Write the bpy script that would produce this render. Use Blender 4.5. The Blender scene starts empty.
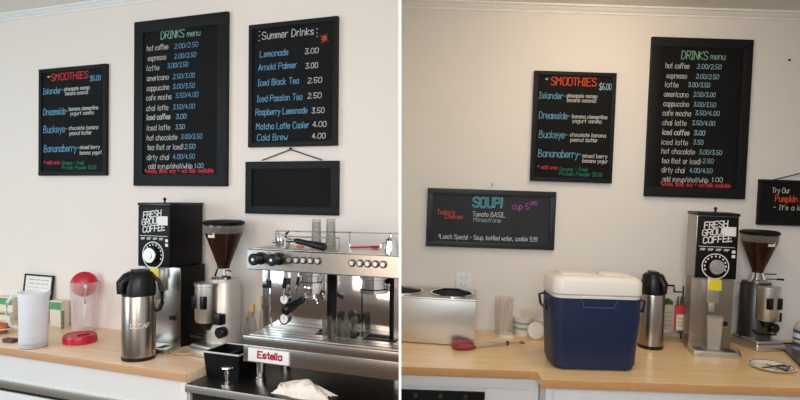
import bpy, bmesh, math, random
from mathutils import Matrix, Vector
random.seed(4)
C = bpy.context.scene.collection
SC = bpy.context.scene
PI = math.pi
S = 1.15                      # metres per bay unit
F = 600.0                     # focal length in pixels of an 800 px wide frame
CAM = Vector((0, 0, 0.90 + 0.76 * S))

def rot(yaw, pitch, roll):
    a, b, c = (math.radians(v) for v in (yaw, pitch, roll))
    Y = Matrix(((math.cos(a), 0, math.sin(a)), (0, 1, 0), (-math.sin(a), 0, math.cos(a))))
    P = Matrix(((1, 0, 0), (0, math.cos(b), -math.sin(b)), (0, math.sin(b), math.cos(b))))
    R = Matrix(((math.cos(c), -math.sin(c), 0), (math.sin(c), math.cos(c), 0), (0, 0, 1)))
    return R @ P @ Y
A = Matrix(((1, 0, 0), (0, 0, -1), (0, 1, 0)))        # x right, y away, z up  ->  x right, y down, z forward
M0 = rot(0, 1.45, 1.2) @ A
BM = {'L': rot(20.84, 0.6, 0.55) @ A, 'R': rot(0.17, 2.31, 1.85) @ A}
BAY = {k: Matrix.Translation(CAM) @ (M0.transposed() @ m).to_4x4() for k, m in BM.items()}
BAY['W'] = Matrix.Translation(CAM)

# ------------------------------------------------------------------ camera
cd = bpy.data.cameras.new('camera'); cam = bpy.data.objects.new('camera', cd); C.objects.link(cam)
cd.sensor_fit = 'HORIZONTAL'; cd.sensor_width = 36; cd.lens = F * 36 / 800; cd.clip_start = 0.05
rx, dn, fw = M0[0], M0[1], M0[2]
cam.matrix_world = Matrix(((rx[0], -dn[0], -fw[0], CAM.x), (rx[1], -dn[1], -fw[1], CAM.y), (rx[2], -dn[2], -fw[2], CAM.z), (0, 0, 0, 1)))
SC.camera = cam

# ------------------------------------------------------------------ world, lights, exposure
w = bpy.data.worlds.new('world'); SC.world = w; w.use_nodes = True
nt = w.node_tree; nt.nodes.clear()
wo = nt.nodes.new('ShaderNodeOutputWorld'); bg = nt.nodes.new('ShaderNodeBackground')
tc = nt.nodes.new('ShaderNodeTexCoord'); sx = nt.nodes.new('ShaderNodeSeparateXYZ'); cr = nt.nodes.new('ShaderNodeValToRGB')
mr = nt.nodes.new('ShaderNodeMapRange'); mr.inputs[1].default_value = -1; mr.inputs[2].default_value = 1
nt.links.new(tc.outputs['Generated'], sx.inputs[0]); nt.links.new(sx.outputs[2], mr.inputs[0]); nt.links.new(mr.outputs[0], cr.inputs[0])
e = cr.color_ramp.elements
e[0].position = 0.0; e[0].color = (0.10, 0.075, 0.06, 1)
e[1].position = 1.0; e[1].color = (0.75, 0.72, 0.70, 1)
for p, c in ((0.40, (0.16, 0.12, 0.09, 1)), (0.50, (0.70, 0.68, 0.66, 1)), (0.62, (1.0, 1.0, 1.02, 1))):
    q = e.new(p); q.color = c
nt.links.new(cr.outputs[0], bg.inputs[0]); bg.inputs[1].default_value = 0.62
nt.links.new(bg.outputs[0], wo.inputs[0])

def area(name, bay, loc, target, size, power, color, sy=None):
    l = bpy.data.lights.new(name, 'AREA'); l.energy = power; l.color = color; l.shape = 'RECTANGLE'; l.size = size; l.size_y = sy or size
    o = bpy.data.objects.new(name, l); C.objects.link(o)
    p = BAY[bay] @ (Vector(loc) * S); t = BAY[bay] @ (Vector(target) * S)
    o.matrix_world = Matrix.Translation(p) @ (t - p).to_track_quat('-Z', 'Y').to_matrix().to_4x4()
    return o
area('window_daylight', 'L', (-3.9, -0.1, 0.0), (-2.9, 2.5, 0.0), 1.5, 48, (0.66, 0.87, 1.0), 1.3)
area('front_fill', 'L', (-1.5, -0.3, -0.1), (-1.6, 2.5, -0.35), 1.1, 19, (1.0, 0.84, 0.72))
area('front_fill', 'R', (-0.1, -0.3, 0.5), (0.2, 2.9, 0.1), 1.4, 54, (0.84, 0.92, 0.98))  # added area light that brightens the right bay
area('ceiling_lamp_warm', 'R', (0.92, 2.25, 0.80), (0.98, 2.9, 0.0), 0.24, 4.6, (1.0, 0.72, 0.42))
area('worktop_fill', 'R', (0.75, 1.75, 0.84), (0.75, 2.2, -0.76), 0.5, 7, (1.0, 0.86, 0.66))  # added lamp under the ceiling, lifts the right worktop
SC.view_settings.view_transform = 'Standard'; SC.view_settings.look = 'None'
SC.view_settings.gamma = 1.0; SC.view_settings.use_curve_mapping = False
SC.view_settings.exposure = 0.0

# ------------------------------------------------------------------ materials
MATS = {}
def base_mat(name):
    m = bpy.data.materials.new(name); m.use_nodes = True; MATS[name] = m
    return m, m.node_tree, m.node_tree.nodes['Principled BSDF']
def lin(c):
    return tuple(((v / 255) / 12.92 if v / 255 <= 0.04045 else ((v / 255 + 0.055) / 1.055) ** 2.4) for v in c) + (1,)
def pm(name, rgb, rough=0.5, metal=0.0, noise=0.06, scale=8.0, bump=0.0, stretch=(1, 1, 1), spec=0.5, coat=0.0):
    m, t, b = base_mat(name)
    tc = t.nodes.new('ShaderNodeTexCoord'); mp = t.nodes.new('ShaderNodeMapping'); nz = t.nodes.new('ShaderNodeTexNoise')
    mp.inputs['Scale'].default_value = stretch; nz.inputs['Scale'].default_value = scale; nz.inputs['Detail'].default_value = 4
    rp = t.nodes.new('ShaderNodeValToRGB'); c = lin(rgb)
    rp.color_ramp.elements[0].position = 0.3; rp.color_ramp.elements[1].position = 0.7
    rp.color_ramp.elements[0].color = tuple(v * (1 - noise) for v in c[:3]) + (1,)
    rp.color_ramp.elements[1].color = tuple(min(1, v * (1 + noise)) for v in c[:3]) + (1,)
    t.links.new(tc.outputs['Object'], mp.inputs[0]); t.links.new(mp.outputs[0], nz.inputs[0])
    t.links.new(nz.outputs[0], rp.inputs[0]); t.links.new(rp.outputs[0], b.inputs['Base Color'])
    b.inputs['Roughness'].default_value = rough; b.inputs['Metallic'].default_value = metal
    b.inputs['Specular IOR Level'].default_value = spec; b.inputs['Coat Weight'].default_value = coat
    if bump:
        bp = t.nodes.new('ShaderNodeBump'); bp.inputs['Strength'].default_value = bump; bp.inputs['Distance'].default_value = 0.002
        t.links.new(nz.outputs[0], bp.inputs['Height']); t.links.new(bp.outputs[0], b.inputs['Normal'])
    return m
def clear(name, rgb, opacity, rough=0.1, see=(1, 1, 1), edge=0.45):
    m, t, b = base_mat(name)
    out = t.nodes['Material Output']; tr = t.nodes.new('ShaderNodeBsdfTransparent'); mx = t.nodes.new('ShaderNodeMixShader')
    lw = t.nodes.new('ShaderNodeLayerWeight'); lw.inputs[0].default_value = 0.35
    mr = t.nodes.new('ShaderNodeMapRange'); mr.inputs[3].default_value = opacity; mr.inputs[4].default_value = min(1, opacity + edge)
    tr.inputs[0].default_value = tuple(see) + (1,)
    b.inputs['Base Color'].default_value = lin(rgb); b.inputs['Roughness'].default_value = rough
    t.links.new(lw.outputs['Facing'], mr.inputs[0]); t.links.new(mr.outputs[0], mx.inputs[0])
    t.links.new(tr.outputs[0], mx.inputs[1]); t.links.new(b.outputs[0], mx.inputs[2]); t.links.new(mx.outputs[0], out.inputs[0])
    return m
def wood(name, c1, c2, c3, rough=0.35):
    m, t, b = base_mat(name)
    tc = t.nodes.new('ShaderNodeTexCoord'); br = t.nodes.new('ShaderNodeTexBrick'); nz = t.nodes.new('ShaderNodeTexNoise'); mp = t.nodes.new('ShaderNodeMapping')
    mpb = t.nodes.new('ShaderNodeMapping'); mpb.inputs['Location'].default_value = (0.13, 0.01, 0)
    br.inputs['Color1'].default_value = lin(c1); br.inputs['Color2'].default_value = lin(c2); br.inputs['Mortar'].default_value = lin(c3)
    br.inputs['Scale'].default_value = 1.0; br.inputs['Brick Width'].default_value = 0.62; br.inputs['Row Height'].default_value = 0.045
    br.inputs['Mortar Size'].default_value = 0.0006; br.inputs['Bias'].default_value = -0.1; br.offset = 0.37
    mp.inputs['Scale'].default_value = (2.2, 26, 26); nz.inputs['Scale'].default_value = 2.2; nz.inputs['Detail'].default_value = 6
    mx = t.nodes.new('ShaderNodeMix'); mx.data_type = 'RGBA'; mx.blend_type = 'MULTIPLY'; mx.inputs[0].default_value = 0.32
    rp = t.nodes.new('ShaderNodeValToRGB'); rp.color_ramp.elements[0].position = 0.3; rp.color_ramp.elements[0].color = (0.72, 0.62, 0.52, 1); rp.color_ramp.elements[1].position = 0.62
    t.links.new(tc.outputs['Object'], mpb.inputs[0]); t.links.new(mpb.outputs[0], br.inputs[0]); t.links.new(tc.outputs['Object'], mp.inputs[0]); t.links.new(mp.outputs[0], nz.inputs[0])
    t.links.new(nz.outputs[0], rp.inputs[0]); t.links.new(br.outputs[0], mx.inputs[6]); t.links.new(rp.outputs[0], mx.inputs[7])
    t.links.new(mx.outputs[2], b.inputs['Base Color']); b.inputs['Roughness'].default_value = rough
    return m
wall_paint = pm('wall_paint', (237, 226, 216), 0.75, noise=0.012, scale=1.5, bump=0.02)
wall_paint_r = pm('wall_paint_right', (232, 227, 221), 0.75, noise=0.015, scale=1.5, bump=0.02)  # same wall as the left bay, in a cooler base tint
ceil_paint = pm('ceiling_paint', (240, 238, 232), 0.85, noise=0.01)
trim_paint = pm('trim_paint', (238, 238, 234), 0.45, noise=0.01)
white_edge = pm('partition_paint', (252, 252, 252), 0.6, noise=0.003)
cab_paint = pm('cabinet_paint', (232, 229, 226), 0.5, noise=0.012)
floor_mat = wood('floor_boards', (120, 90, 66), (98, 72, 52), (40, 28, 20), 0.5)
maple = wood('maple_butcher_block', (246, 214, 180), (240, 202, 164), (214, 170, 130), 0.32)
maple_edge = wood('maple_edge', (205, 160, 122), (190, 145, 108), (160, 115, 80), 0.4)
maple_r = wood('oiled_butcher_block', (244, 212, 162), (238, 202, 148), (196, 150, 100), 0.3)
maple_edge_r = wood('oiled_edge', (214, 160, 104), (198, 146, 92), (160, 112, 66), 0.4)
steel = pm('brushed_steel', (168, 160, 152), 0.27, 1.0, 0.05, 30, 0.04, (1, 1, 40))
steel_h = pm('brushed_steel_counter', (104, 99, 95), 0.36, 1.0, 0.08, 20, 0.05, (1, 30, 1))
steel_soft = pm('satin_steel', (214, 210, 204), 0.36, 1.0, 0.04, 12, 0.04, (30, 1, 1))
steel_cyl = pm('airpot_steel', (172, 162, 153), 0.26, 1.0, 0.06, 20, 0.03, (1, 1, 60))
mirror = pm('polished_steel', (206, 200, 196), 0.10, 1.0, 0.05, 5, 0.3)
chrome = pm('chrome', (225, 225, 225), 0.08, 1.0, 0.02, 6)
steel_dim = pm('warm_dim_steel', (150, 138, 124), 0.36, 0.9, 0.06, 12, 0.03, (30, 1, 1))
dark_steel = pm('dark_steel', (92, 90, 88), 0.35, 1.0, 0.08, 20)
black = pm('black_plastic', (13, 13, 15), 0.34, 0, 0.2, 10, spec=0.35)
black_sat = pm('black_enamel', (9, 9, 10), 0.5, 0, 0.15, 6, spec=0.2)
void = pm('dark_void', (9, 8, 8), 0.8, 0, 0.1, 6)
frame_black = pm('black_painted_frame', (20, 20, 22), 0.6, 0, 0.15, 20, 0.1, (1, 1, 6), spec=0.25)
slate = pm('chalkboard_slate', (18, 19, 20), 0.8, 0, 0.25, 4, 0.02, spec=0.2)
slate_blue = pm('chalkboard_dusty', (34, 40, 47), 0.75, 0, 0.25, 4, 0.02)
frame_blue = pm('navy_black_frame', (24, 27, 33), 0.5, 0, 0.15, 20, 0.1)
chalk = {k: pm('chalk_' + k, v, 0.9, 0, 0.10, 60) for k, v in dict(white=(204, 204, 202), blue=(112, 168, 204), red=(214, 62, 66), green=(142, 190, 168), darkgreen=(30, 120, 92),
         orange=(206, 96, 62), magenta=(190, 80, 180), pale_blue=(150, 190, 206), orange_red=(226, 84, 46), pink_red=(222, 60, 88)).items()}
navy = pm('navy_plastic', (22, 37, 70), 0.42, 0, 0.06, 30, 0.12)
cooler_white = pm('cooler_white_plastic', (236, 230, 220), 0.4, 0, 0.02, 10)
red_plastic = pm('red_plastic', (190, 28, 52), 0.3, 0, 0.05, 10, spec=0.5)
red_sil = pm('red_silicone', (148, 58, 66), 0.5, 0, 0.12, 20)
frosted = clear('frosted_plastic', (250, 250, 255), 0.46, 0.4)
pink_clear = clear('clear_plastic_pink', (244, 226, 224), 0.14, 0.15, (1, 0.98, 0.97))
clear_pl = clear('clear_plastic', (240, 234, 224), 0.12, 0.10, edge=0.25)
glass = clear('drinking_glass', (150, 148, 142), 0.12, 0.03, (0.90, 0.90, 0.88), edge=0.65)
shot_glass_mat = clear('thick_glass', (120, 116, 108), 0.22, 0.03, (0.80, 0.79, 0.76), edge=0.6)
smoke = clear('smoked_hopper', (52, 28, 20), 0.62, 0.12, (0.55, 0.36, 0.28))
beans = pm('coffee_beans', (44, 24, 16), 0.45, 0, 0.5, 60, 0.5)
tea = pm('dark_liquid', (52, 26, 18), 0.2, 0, 0.05, 10)
paper = pm('paper', (236, 232, 224), 0.8, 0, 0.03, 10)
paper_tan = pm('paper_tan', (230, 218, 196), 0.8, 0, 0.04, 10)
china = pm('china', (236, 228, 214), 0.25, 0, 0.02, 10)
beige_plate = pm('beige_stoneware', (226, 196, 160), 0.4, 0, 0.05, 10)
green_print = pm('green_print', (96, 156, 108), 0.5, 0, 0.25, 30)
grey_ink = pm('grey_ink', (120, 118, 116), 0.8, 0, 0.1, 30)
black_ink = pm('black_ink', (24, 24, 26), 0.7, 0, 0.1, 30)
pastry = pm('pastry', (190, 100, 58), 0.7, 0, 0.35, 40, 0.6)
wallet_mat = pm('dark_leather', (84, 52, 58), 0.5, 0, 0.15, 30, 0.3)
yellow = pm('yellow_label', (236, 214, 44), 0.5, 0, 0.03, 20)
yellow_cap = pm('yellow_cap', (206, 166, 70), 0.4, 0, 0.08, 20)
white_print = pm('white_print', (232, 230, 226), 0.6, 0, 0.03, 20)
terry = pm('towel_cloth', (250, 234, 222), 0.95, 0, 0.06, 90, 0.8)
red_print = pm('crimson_print', (176, 24, 48), 0.5, 0, 0.05, 20)
red_box = pm('red_carton', (200, 60, 66), 0.6, 0, 0.05, 20)
green_dark = pm('green_packets', (84, 92, 70), 0.7, 0, 0.4, 60)
blue_label = pm('blue_label', (30, 86, 160), 0.4, 0, 0.1, 20)
grinder_grey = pm('pewter_casting', (168, 160, 150), 0.38, 0.85, 0.06, 8)
pale_cast = pm('pale_casting', (205, 196, 186), 0.35, 0.35, 0.04, 8)
dark_cast = pm('dark_casting', (74, 72, 72), 0.36, 0.8, 0.08, 8)
band_green = pm('green_band', (146, 172, 150), 0.7, 0, 0.05, 20)
copper = pm('copper_ring', (150, 78, 52), 0.35, 0.6, 0.05, 10)
outlet_mat = pm('outlet_plastic', (232, 232, 236), 0.4, 0, 0.01, 10)
fork_mat = pm('dark_cutlery', (50, 40, 40), 0.3, 0.3, 0.1, 20)

# ------------------------------------------------------------------ pixel to plane helpers (bay units)
def ray(b, px, py):
    v = Vector(((px - 400) / F, (py - 200) / F, 1.0)); return BM[b].transposed() @ v
def ay(b, px, py, y):
    r = ray(b, px, py); return r * (y / r.y)
def az(b, px, py, z=-0.76):
    r = ray(b, px, py); return r * (z / r.z)
def azy(b, px, Y, z=-0.76):               # point of a level surface at distance Y along the wall's normal, under column px
    lo, hi = 210.0, 700.0
    for _ in range(50):
        m = (lo + hi) / 2
        if az(b, px, m, z).y > Y: lo = m
        else: hi = m
    return az(b, px, lo, z)
def depth(b, p): return (BM[b] @ Vector(p)).z
def rad(b, p, width):                      # radius of a round thing seen width pixels wide
    v = BM[b] @ Vector(p); return width * v.z / (2 * F) * math.cos(math.atan2(v.x, v.z))
def hh(b, p, py):                          # height above p of the pixel row py straight above it
    r = BM[b] @ Vector(p); px0 = 400 + F * r.x / r.z
    lo, hi = -0.5, 1.5
    for _ in range(40):
        m = (lo + hi) / 2; v = BM[b] @ (Vector(p) + Vector((0, 0, m)))
        if 200 + F * v.y / v.z > py: lo = m
        else: hi = m
    return (lo + hi) / 2

def face(b, p, k=1.0):                     # yaw that turns a thing's front to someone standing in the shop
    return -math.degrees(math.atan2(p[0], p[1])) * k

# ------------------------------------------------------------------ mesh builder
class MB:
    def __init__(s): s.bm = bmesh.new()
    def box(s, x0, x1, y0, y1, z0, z1, bev=0.0, seg=2, taper=None):
        b = bmesh.new(); bmesh.ops.create_cube(b, size=1)
        for v in b.verts:
            k = 1.0
            if taper and v.co.z < 0: k = taper
            v.co = Vector(((x0 + x1) / 2 + v.co.x * (x1 - x0) * k, (y0 + y1) / 2 + v.co.y * (y1 - y0) * k, (z0 + z1) / 2 + v.co.z * (z1 - z0)))
        if bev: bmesh.ops.bevel(b, geom=b.edges[:], offset=bev, segments=seg, profile=0.6, affect='EDGES')
        return s.join(b)
    def join(s, b, mat=None):
        if mat is not None: bmesh.ops.transform(b, matrix=mat, verts=b.verts)
        me = bpy.data.meshes.new('tmp'); b.to_mesh(me); s.bm.from_mesh(me); bpy.data.meshes.remove(me); b.free(); return s
    def lathe(s, prof, c=(0, 0, 0), seg=36, mat=None, sx=1, sy=1):
        b = bmesh.new(); rings = []
        for r, z in prof:
            if r < 1e-6: rings.append([b.verts.new((0, 0, z))])
            else: rings.append([b.verts.new((r * sx * math.cos(2 * PI * i / seg), r * sy * math.sin(2 * PI * i / seg), z)) for i in range(seg)])
        for a, d in zip(rings, rings[1:]):
            for i in range(seg):
                j = (i + 1) % seg
                if len(a) == 1 and len(d) > 1: b.faces.new((a[0], d[i], d[j]))
                elif len(d) == 1 and len(a) > 1: b.faces.new((a[i], d[0], a[j]))
                elif len(a) > 1: b.faces.new((a[i], d[i], d[j], a[j]))
        bmesh.ops.recalc_face_normals(b, faces=b.faces[:])
        return s.join(b, Matrix.Translation(c) @ (mat or Matrix.Identity(4)))
    def cyl(s, p0, p1, r0, r1=None, seg=20):
        r1 = r0 if r1 is None else r1; p0, p1 = Vector(p0), Vector(p1); L = (p1 - p0).length
        q = (p1 - p0).to_track_quat('Z', 'Y').to_matrix().to_4x4(); e = min(r0, r1, L) * 0.15
        return s.lathe([(0, 0), (r0 - e, 0), (r0, e), (r1, L - e), (r1 - e, L), (0, L)], p0, seg, q)
    def tube(s, pts, r, seg=8, closed=False, flat=1.0):
        pts = [Vector(p) for p in pts]; n = len(pts); b = bmesh.new(); rings = []
        rr = r if isinstance(r, (list, tuple)) else [r] * n
        up = Vector((0, 0, 1))
        for i, p in enumerate(pts):
            if closed: t = pts[(i + 1) % n] - pts[i - 1]
            else: t = pts[min(i + 1, n - 1)] - pts[max(i - 1, 0)]
            t.normalize(); a = t.cross(up)
            if a.length < 0.05: a = t.cross(Vector((0, 1, 0)))
            a.normalize(); c = a.cross(t).normalized()
            rings.append([b.verts.new(p + a * rr[i] * math.cos(2 * PI * k / seg) + c * rr[i] * flat * math.sin(2 * PI * k / seg)) for k in range(seg)])
        for i in range(n if closed else n - 1):
            a, d = rings[i], rings[(i + 1) % n]
            for k in range(seg): b.faces.new((a[k], a[(k + 1) % seg], d[(k + 1) % seg], d[k]))
        if not closed: b.faces.new(rings[0]); b.faces.new(rings[-1][::-1])
        bmesh.ops.recalc_face_normals(b, faces=b.faces[:])
        return s.join(b)
    def prism(s, poly, lo, hi, axis='z'):
        b = bmesh.new()
        f = {'z': lambda u, v, h: (u, v, h), 'y': lambda u, v, h: (u, h, v), 'x': lambda u, v, h: (h, u, v)}[axis]
        a = [b.verts.new(f(u, v, lo)) for u, v in poly]; d = [b.verts.new(f(u, v, hi)) for u, v in poly]
        b.faces.new(a); b.faces.new(d[::-1]); n = len(poly)
        for i in range(n): b.faces.new((a[i], a[(i + 1) % n], d[(i + 1) % n], d[i]))
        bmesh.ops.recalc_face_normals(b, faces=b.faces[:])
        return s.join(b)
    def ball(s, c, r, sc=(1, 1, 1), seg=16):
        b = bmesh.new(); bmesh.ops.create_uvsphere(b, u_segments=seg, v_segments=seg // 2, radius=r)
        return s.join(b, Matrix.Translation(c) @ Matrix.Diagonal((*sc, 1)))
    def cut(s, bay, origin=(0, 0, 0)):
        """ends the shape against the white partition between the two bays"""
        n = (BM[bay].transposed() @ Vector((1, 0, 0))); off = 0.0026 if bay == 'R' else -0.0026
        sign = 1 if bay == 'L' else -1
        co = n * off - Vector(origin)
        r = bmesh.ops.bisect_plane(s.bm, geom=s.bm.verts[:] + s.bm.edges[:] + s.bm.faces[:], plane_co=co, plane_no=n * sign, clear_outer=True)
        es = [g for g in r['geom_cut'] if isinstance(g, bmesh.types.BMEdge)]
        if es: bmesh.ops.holes_fill(s.bm, edges=es)
        return s
    def build(s, name, mat, parent=None, bay='W', loc=(0, 0, 0), yaw=0.0, label=None, smooth=True, rotm=None):
        bmesh.ops.remove_doubles(s.bm, verts=s.bm.verts, dist=1e-6)
        for v in s.bm.verts: v.co *= S
        me = bpy.data.meshes.new(name); s.bm.to_mesh(me); s.bm.free(); me.materials.append(mat)
        if smooth:
            me.polygons.foreach_set('use_smooth', [True] * len(me.polygons)); me.set_sharp_from_angle(angle=math.radians(35))
        o = bpy.data.objects.new(name, me); C.objects.link(o)
        if parent is not None: o.parent = parent
        else: put(o, bay, loc, yaw, rotm)
        if label: o['label'] = label
        return o
def put(o, bay, loc, yaw=0.0, rotm=None):
    o.matrix_world = BAY[bay] @ Matrix.Translation(Vector(loc) * S) @ Matrix.Rotation(math.radians(yaw), 4, 'Z') @ (rotm or Matrix.Identity(4))
def tag(o, label, cat, group=None):
    o['label'] = label; o['category'] = cat
    if group: o['group'] = group
    return o
def thing(name, label, cat, bay, loc, yaw=0.0, group=None, rotm=None):
    o = bpy.data.objects.new(name, None); C.objects.link(o); o.empty_display_size = 0.05
    put(o, bay, loc, yaw, rotm); return tag(o, label, cat, group)
def struct(name, mb, mat, bay='W', label=None, cat=None):
    o = mb.build(name, mat, None, bay); o['kind'] = 'structure'; 
    if label: o['label'] = label
    if cat: o['category'] = cat
    return o
def copy_thing(o, bay, loc, yaw, label, rotm=None):
    r = o.copy(); C.objects.link(r); put(r, bay, loc, yaw, rotm); r['label'] = label
    for ch in [c for c in bpy.data.objects if c.parent == o]:
        c = ch.copy(); C.objects.link(c); c.parent = r
    return r

# ------------------------------------------------------------------ hand-drawn lettering
G = {
'A': (4, '02 28 42;14 34'), 'B': (4, '02 08 28 37 36 25 05;25 44 43 32 02'), 'C': (4, '47 38 18 07 03 12 32 43'), 'D': (4, '02 08 28 46 44 22 02'),
'E': (4, '48 08 02 42;05 35'), 'F': (4, '48 08 02;05 35'), 'G': (4, '47 38 18 07 03 12 32 43 45 25'), 'H': (4, '02 08;42 48;05 45'), 'I': (2, '02 22;12 18;08 28'),
'J': (3, '38 33 22 12 03'), 'K': (4, '02 08;48 05 42'), 'L': (4, '08 02 42'), 'M': (5, '02 08 25 48 42'), 'N': (4, '02 08 42 48'), 'O': (4, '18 38 47 43 32 12 03 07 18'),
'P': (4, '02 08 38 47 46 35 05'), 'R': (4, '02 08 38 47 46 35 05;25 42'), 'S': (4, '47 38 18 07 06 44 43 32 12 03'), 'T': (4, '08 48;28 22'), 'U': (4, '08 03 12 32 43 48'),
'W': (4, '08 12 26 32 48'), 'Y': (4, '08 25 48;25 22'), 'a': (3, '35 26 16 05 03 12 22 33;36 32'), 'b': (3, '08 02;05 16 26 35 33 22 12 03'), 'c': (3, '35 26 16 05 03 12 22 33'),
'd': (3, '38 32;35 26 16 05 03 12 22 33'), 'e': (3, '04 34 35 26 16 05 03 12 22 33'), 'f': (2, '28 18 07 02;06 26'), 'g': (3, '36 31 20 10 01;35 26 16 05 04 13 23 34'),
'h': (3, '08 02;05 16 26 35 32'), 'i': (0.6, '06 02;07 08'), 'j': (1, '16 11 00;17 18'), 'k': (3, '08 02;36 04 32'), 'l': (0.6, '08 02'), 'm': (4, '06 02;05 16 25 22;25 36 45 42'),
'n': (3, '06 02;05 16 26 35 32'), 'o': (3, '16 26 35 33 22 12 03 05 16'), 'p': (3, '06 00;05 16 26 35 33 22 12 03'), 'q': (3, '36 30;35 26 16 05 03 12 22 33'), 'r': (2, '06 02;05 16 26'),
's': (3, '35 26 16 05 33 22 12 03'), 't': (2, '18 13 22;06 26'), 'u': (3, '06 03 12 22 33;36 32'), 'v': (2, '06 12 26'), 'w': (4, '06 12 24 32 46'), 'x': (3, '06 32;02 36'),
'y': (3, '06 14;36 10'), 'z': (3, '06 36 02 32'), '0': (3, '18 28 37 33 22 12 03 07 18'), '1': (1.5, '07 18 12'), '2': (3, '07 18 28 37 36 02 32'), '3': (3, '08 38 15 25 34 33 22 12 03'),
'4': (3, '28 04 34;28 22'), '5': (3, '38 08 05 25 34 33 22 12 03'), '6': (3, '38 18 04 03 12 22 33 34 25 05'), '9': (3, '35 15 06 07 18 28 37 33 22 02'), '7': (3, '08 38 12'),
'8': (3, '15 07 18 28 37 25 15 04 03 12 22 33 34 25'), '.': (0.6, '02 03'), ',': (0.8, '03 01'), '/': (2, '02 28'), '-': (2, '05 25'), ':': (0.6, '02 03;05 06'), '!': (0.8, '08 04;03 02'),
'(': (1.2, '18 06 04 12'), ')': (1.2, '08 16 14 02'), '*': (2, '14 18;05 27;07 25'), '+': (3, '05 35;13 17'), '$': (4, '47 38 18 07 06 44 43 32 12 03;21 29'), "'": (0.6, '08 07'),
' ': (2, ''), '#': (2.2, '12 18;05 27;07 25')}
def strokes(text, slant=0.0):
    x = 0.0; out = []
    for ch in text:
        wd, d = G.get(ch, G[' '])
        for part in d.split(';'):
            pts = []
            for t in part.split():
                px_, py_ = int(t[0]), int(t[1]) - 2
                pts.append((x + min(px_, max(wd, 0.6)) + slant * py_ + random.uniform(-.12, .12), py_ + random.uniform(-.12, .12)))
            if len(pts) > 1: out.append(pts)
        x += wd + 1.1
    return out, x - 1.1
def ink(mb, text, x0, z0, x1, h, wd, y=0.0, slope=0.0, slant=0.08, thick=0.0006):
    """text on a vertical face that looks towards -y; h = height of a capital"""
    ss, W = strokes(text, slant); kx = (x1 - x0) / W; kz = h / 6.0
    for pts in ss:
        P = [(x0 + a * kx, z0 + b * kz + slope * a * kx) for a, b in pts]
        for (ax_, az_), (bx_, bz_) in zip(P, P[1:]):
            dx, dz = bx_ - ax_, bz_ - az_; L = math.hypot(dx, dz) or 1e-6; ux, uz = dx / L, dz / L; e = wd * 0.35
            ax2, az2, bx2, bz2 = ax_ - ux * e, az_ - uz * e, bx_ + ux * e, bz_ + uz * e; nx, nz = -uz * wd / 2, ux * wd / 2
            q = [(ax2 + nx, az2 + nz), (ax2 - nx, az2 - nz), (bx2 - nx, bz2 - nz), (bx2 + nx, bz2 + nz)]
            vs = [mb.bm.verts.new((u, y, v)) for u, v in q] + [mb.bm.verts.new((u, y - thick, v)) for u, v in q]
            mb.bm.faces.new(vs[4:][::-1]); 
            for i in range(4): mb.bm.faces.new((vs[i], vs[(i + 1) % 4], vs[4 + (i + 1) % 4], vs[4 + i]))

# ------------------------------------------------------------------ setting
DL, DR = 2.52, 2.99
TOPL, TOPR = 1.045, 0.862
def wbox(*a, **k): m = MB(); m.box(*a, **k); return m
struct('wall_left', wbox(-5.2, 0.4, DL, DL + 0.10, -1.62, TOPL + 0.1).cut('L'), wall_paint, 'L')
struct('wall_right', wbox(-0.4, 4.2, DR, DR + 0.10, -1.62, TOPR + 0.1).cut('R'), wall_paint_r, 'R')
struct('ceiling', wbox(-5.2, 1.4, 0.3, DL, TOPL, TOPL + 0.05).cut('L'), ceil_paint, 'L')
struct('ceiling', wbox(-1.4, 4.2, 0.3, DR, TOPR, TOPR + 0.05).cut('R'), ceil_paint, 'R')
fl = MB(); fl.box(-6, 6, -4, 6, -CAM.z / S - 0.05, -CAM.z / S); struct('floor', fl, floor_mat)
def cornice(x0, x1, D, top, h, bay, name):
    m = MB(); m.prism([(D, top), (D - h, top), (D - h, top - h * .22), (D - h * .72, top - h * .30), (D - h * .5, top - h * .62), (D - h * .22, top - h * .78), (D - h * .22, top - h), (D, top - h)], x0, x1, 'x')
    struct(name, m.cut(bay), trim_paint, bay)
cornice(-5.2, 1.4, DL, TOPL, 0.036, 'L', 'trim_1')
cornice(-1.4, 4.2, DR, TOPR, 0.038, 'R', 'trim_2')
# the thin white partition that divides the wall into two bays, seen edge-on
m = MB(); m.box(-0.0020, 0.0020, 1.05, 3.3, -1.6, 1.3)
# stand it upright in the camera's own vertical
o = m.build('wall_middle', white_edge, None, 'W'); o['kind'] = 'structure'
o.matrix_world = BAY['W'] @ (M0.transposed() @ A).to_4x4()

# counters, left bay
t = thing('wooden_countertop', 'pale butcher block worktop carrying the pitchers and the bulk coffee grinder', 'worktop', 'L', (-2.4, 2.02, -0.76))
o0 = (-2.4, 2.02, -0.76)
m = MB(); m.box(-2.2, 0.685, 0.0, 0.50, -0.036, 0, 0.002); m.build('top', maple, t)
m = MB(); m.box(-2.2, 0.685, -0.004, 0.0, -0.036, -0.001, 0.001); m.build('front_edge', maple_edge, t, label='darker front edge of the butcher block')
t = thing('base_cabinet', 'white painted cabinet under the worktop with the pitchers', 'cabinet', 'L', (-3.0, 2.04, -1.54))
m = MB(); m.box(-1.6, 1.285, 0.0, 0.47, 0.02, 0.743); m.build('body', cab_paint, t)
m = MB(); m.box(1.245, 1.28, -0.012, 0.0, 0.03, 0.743, 0.002); m.build('corner_post', cab_paint, t)
m = MB(); m.box(-1.6, 1.1, -0.010, 0.0, 0.578, 0.617, 0.002); m.build('steel_trim', steel_soft, t, label='steel strip across the cabinet front')
m = MB(); m.box(-1.6, 1.1, -0.006, 0.0, 0.565, 0.577); m.build('shadow_gap', void, t, label='dark gap below the steel strip')
m = MB(); m.box(-1.6, 1.1, -0.008, 0.0, 0.05, 0.562, 0.002); m.build('door', cab_paint, t)
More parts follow.
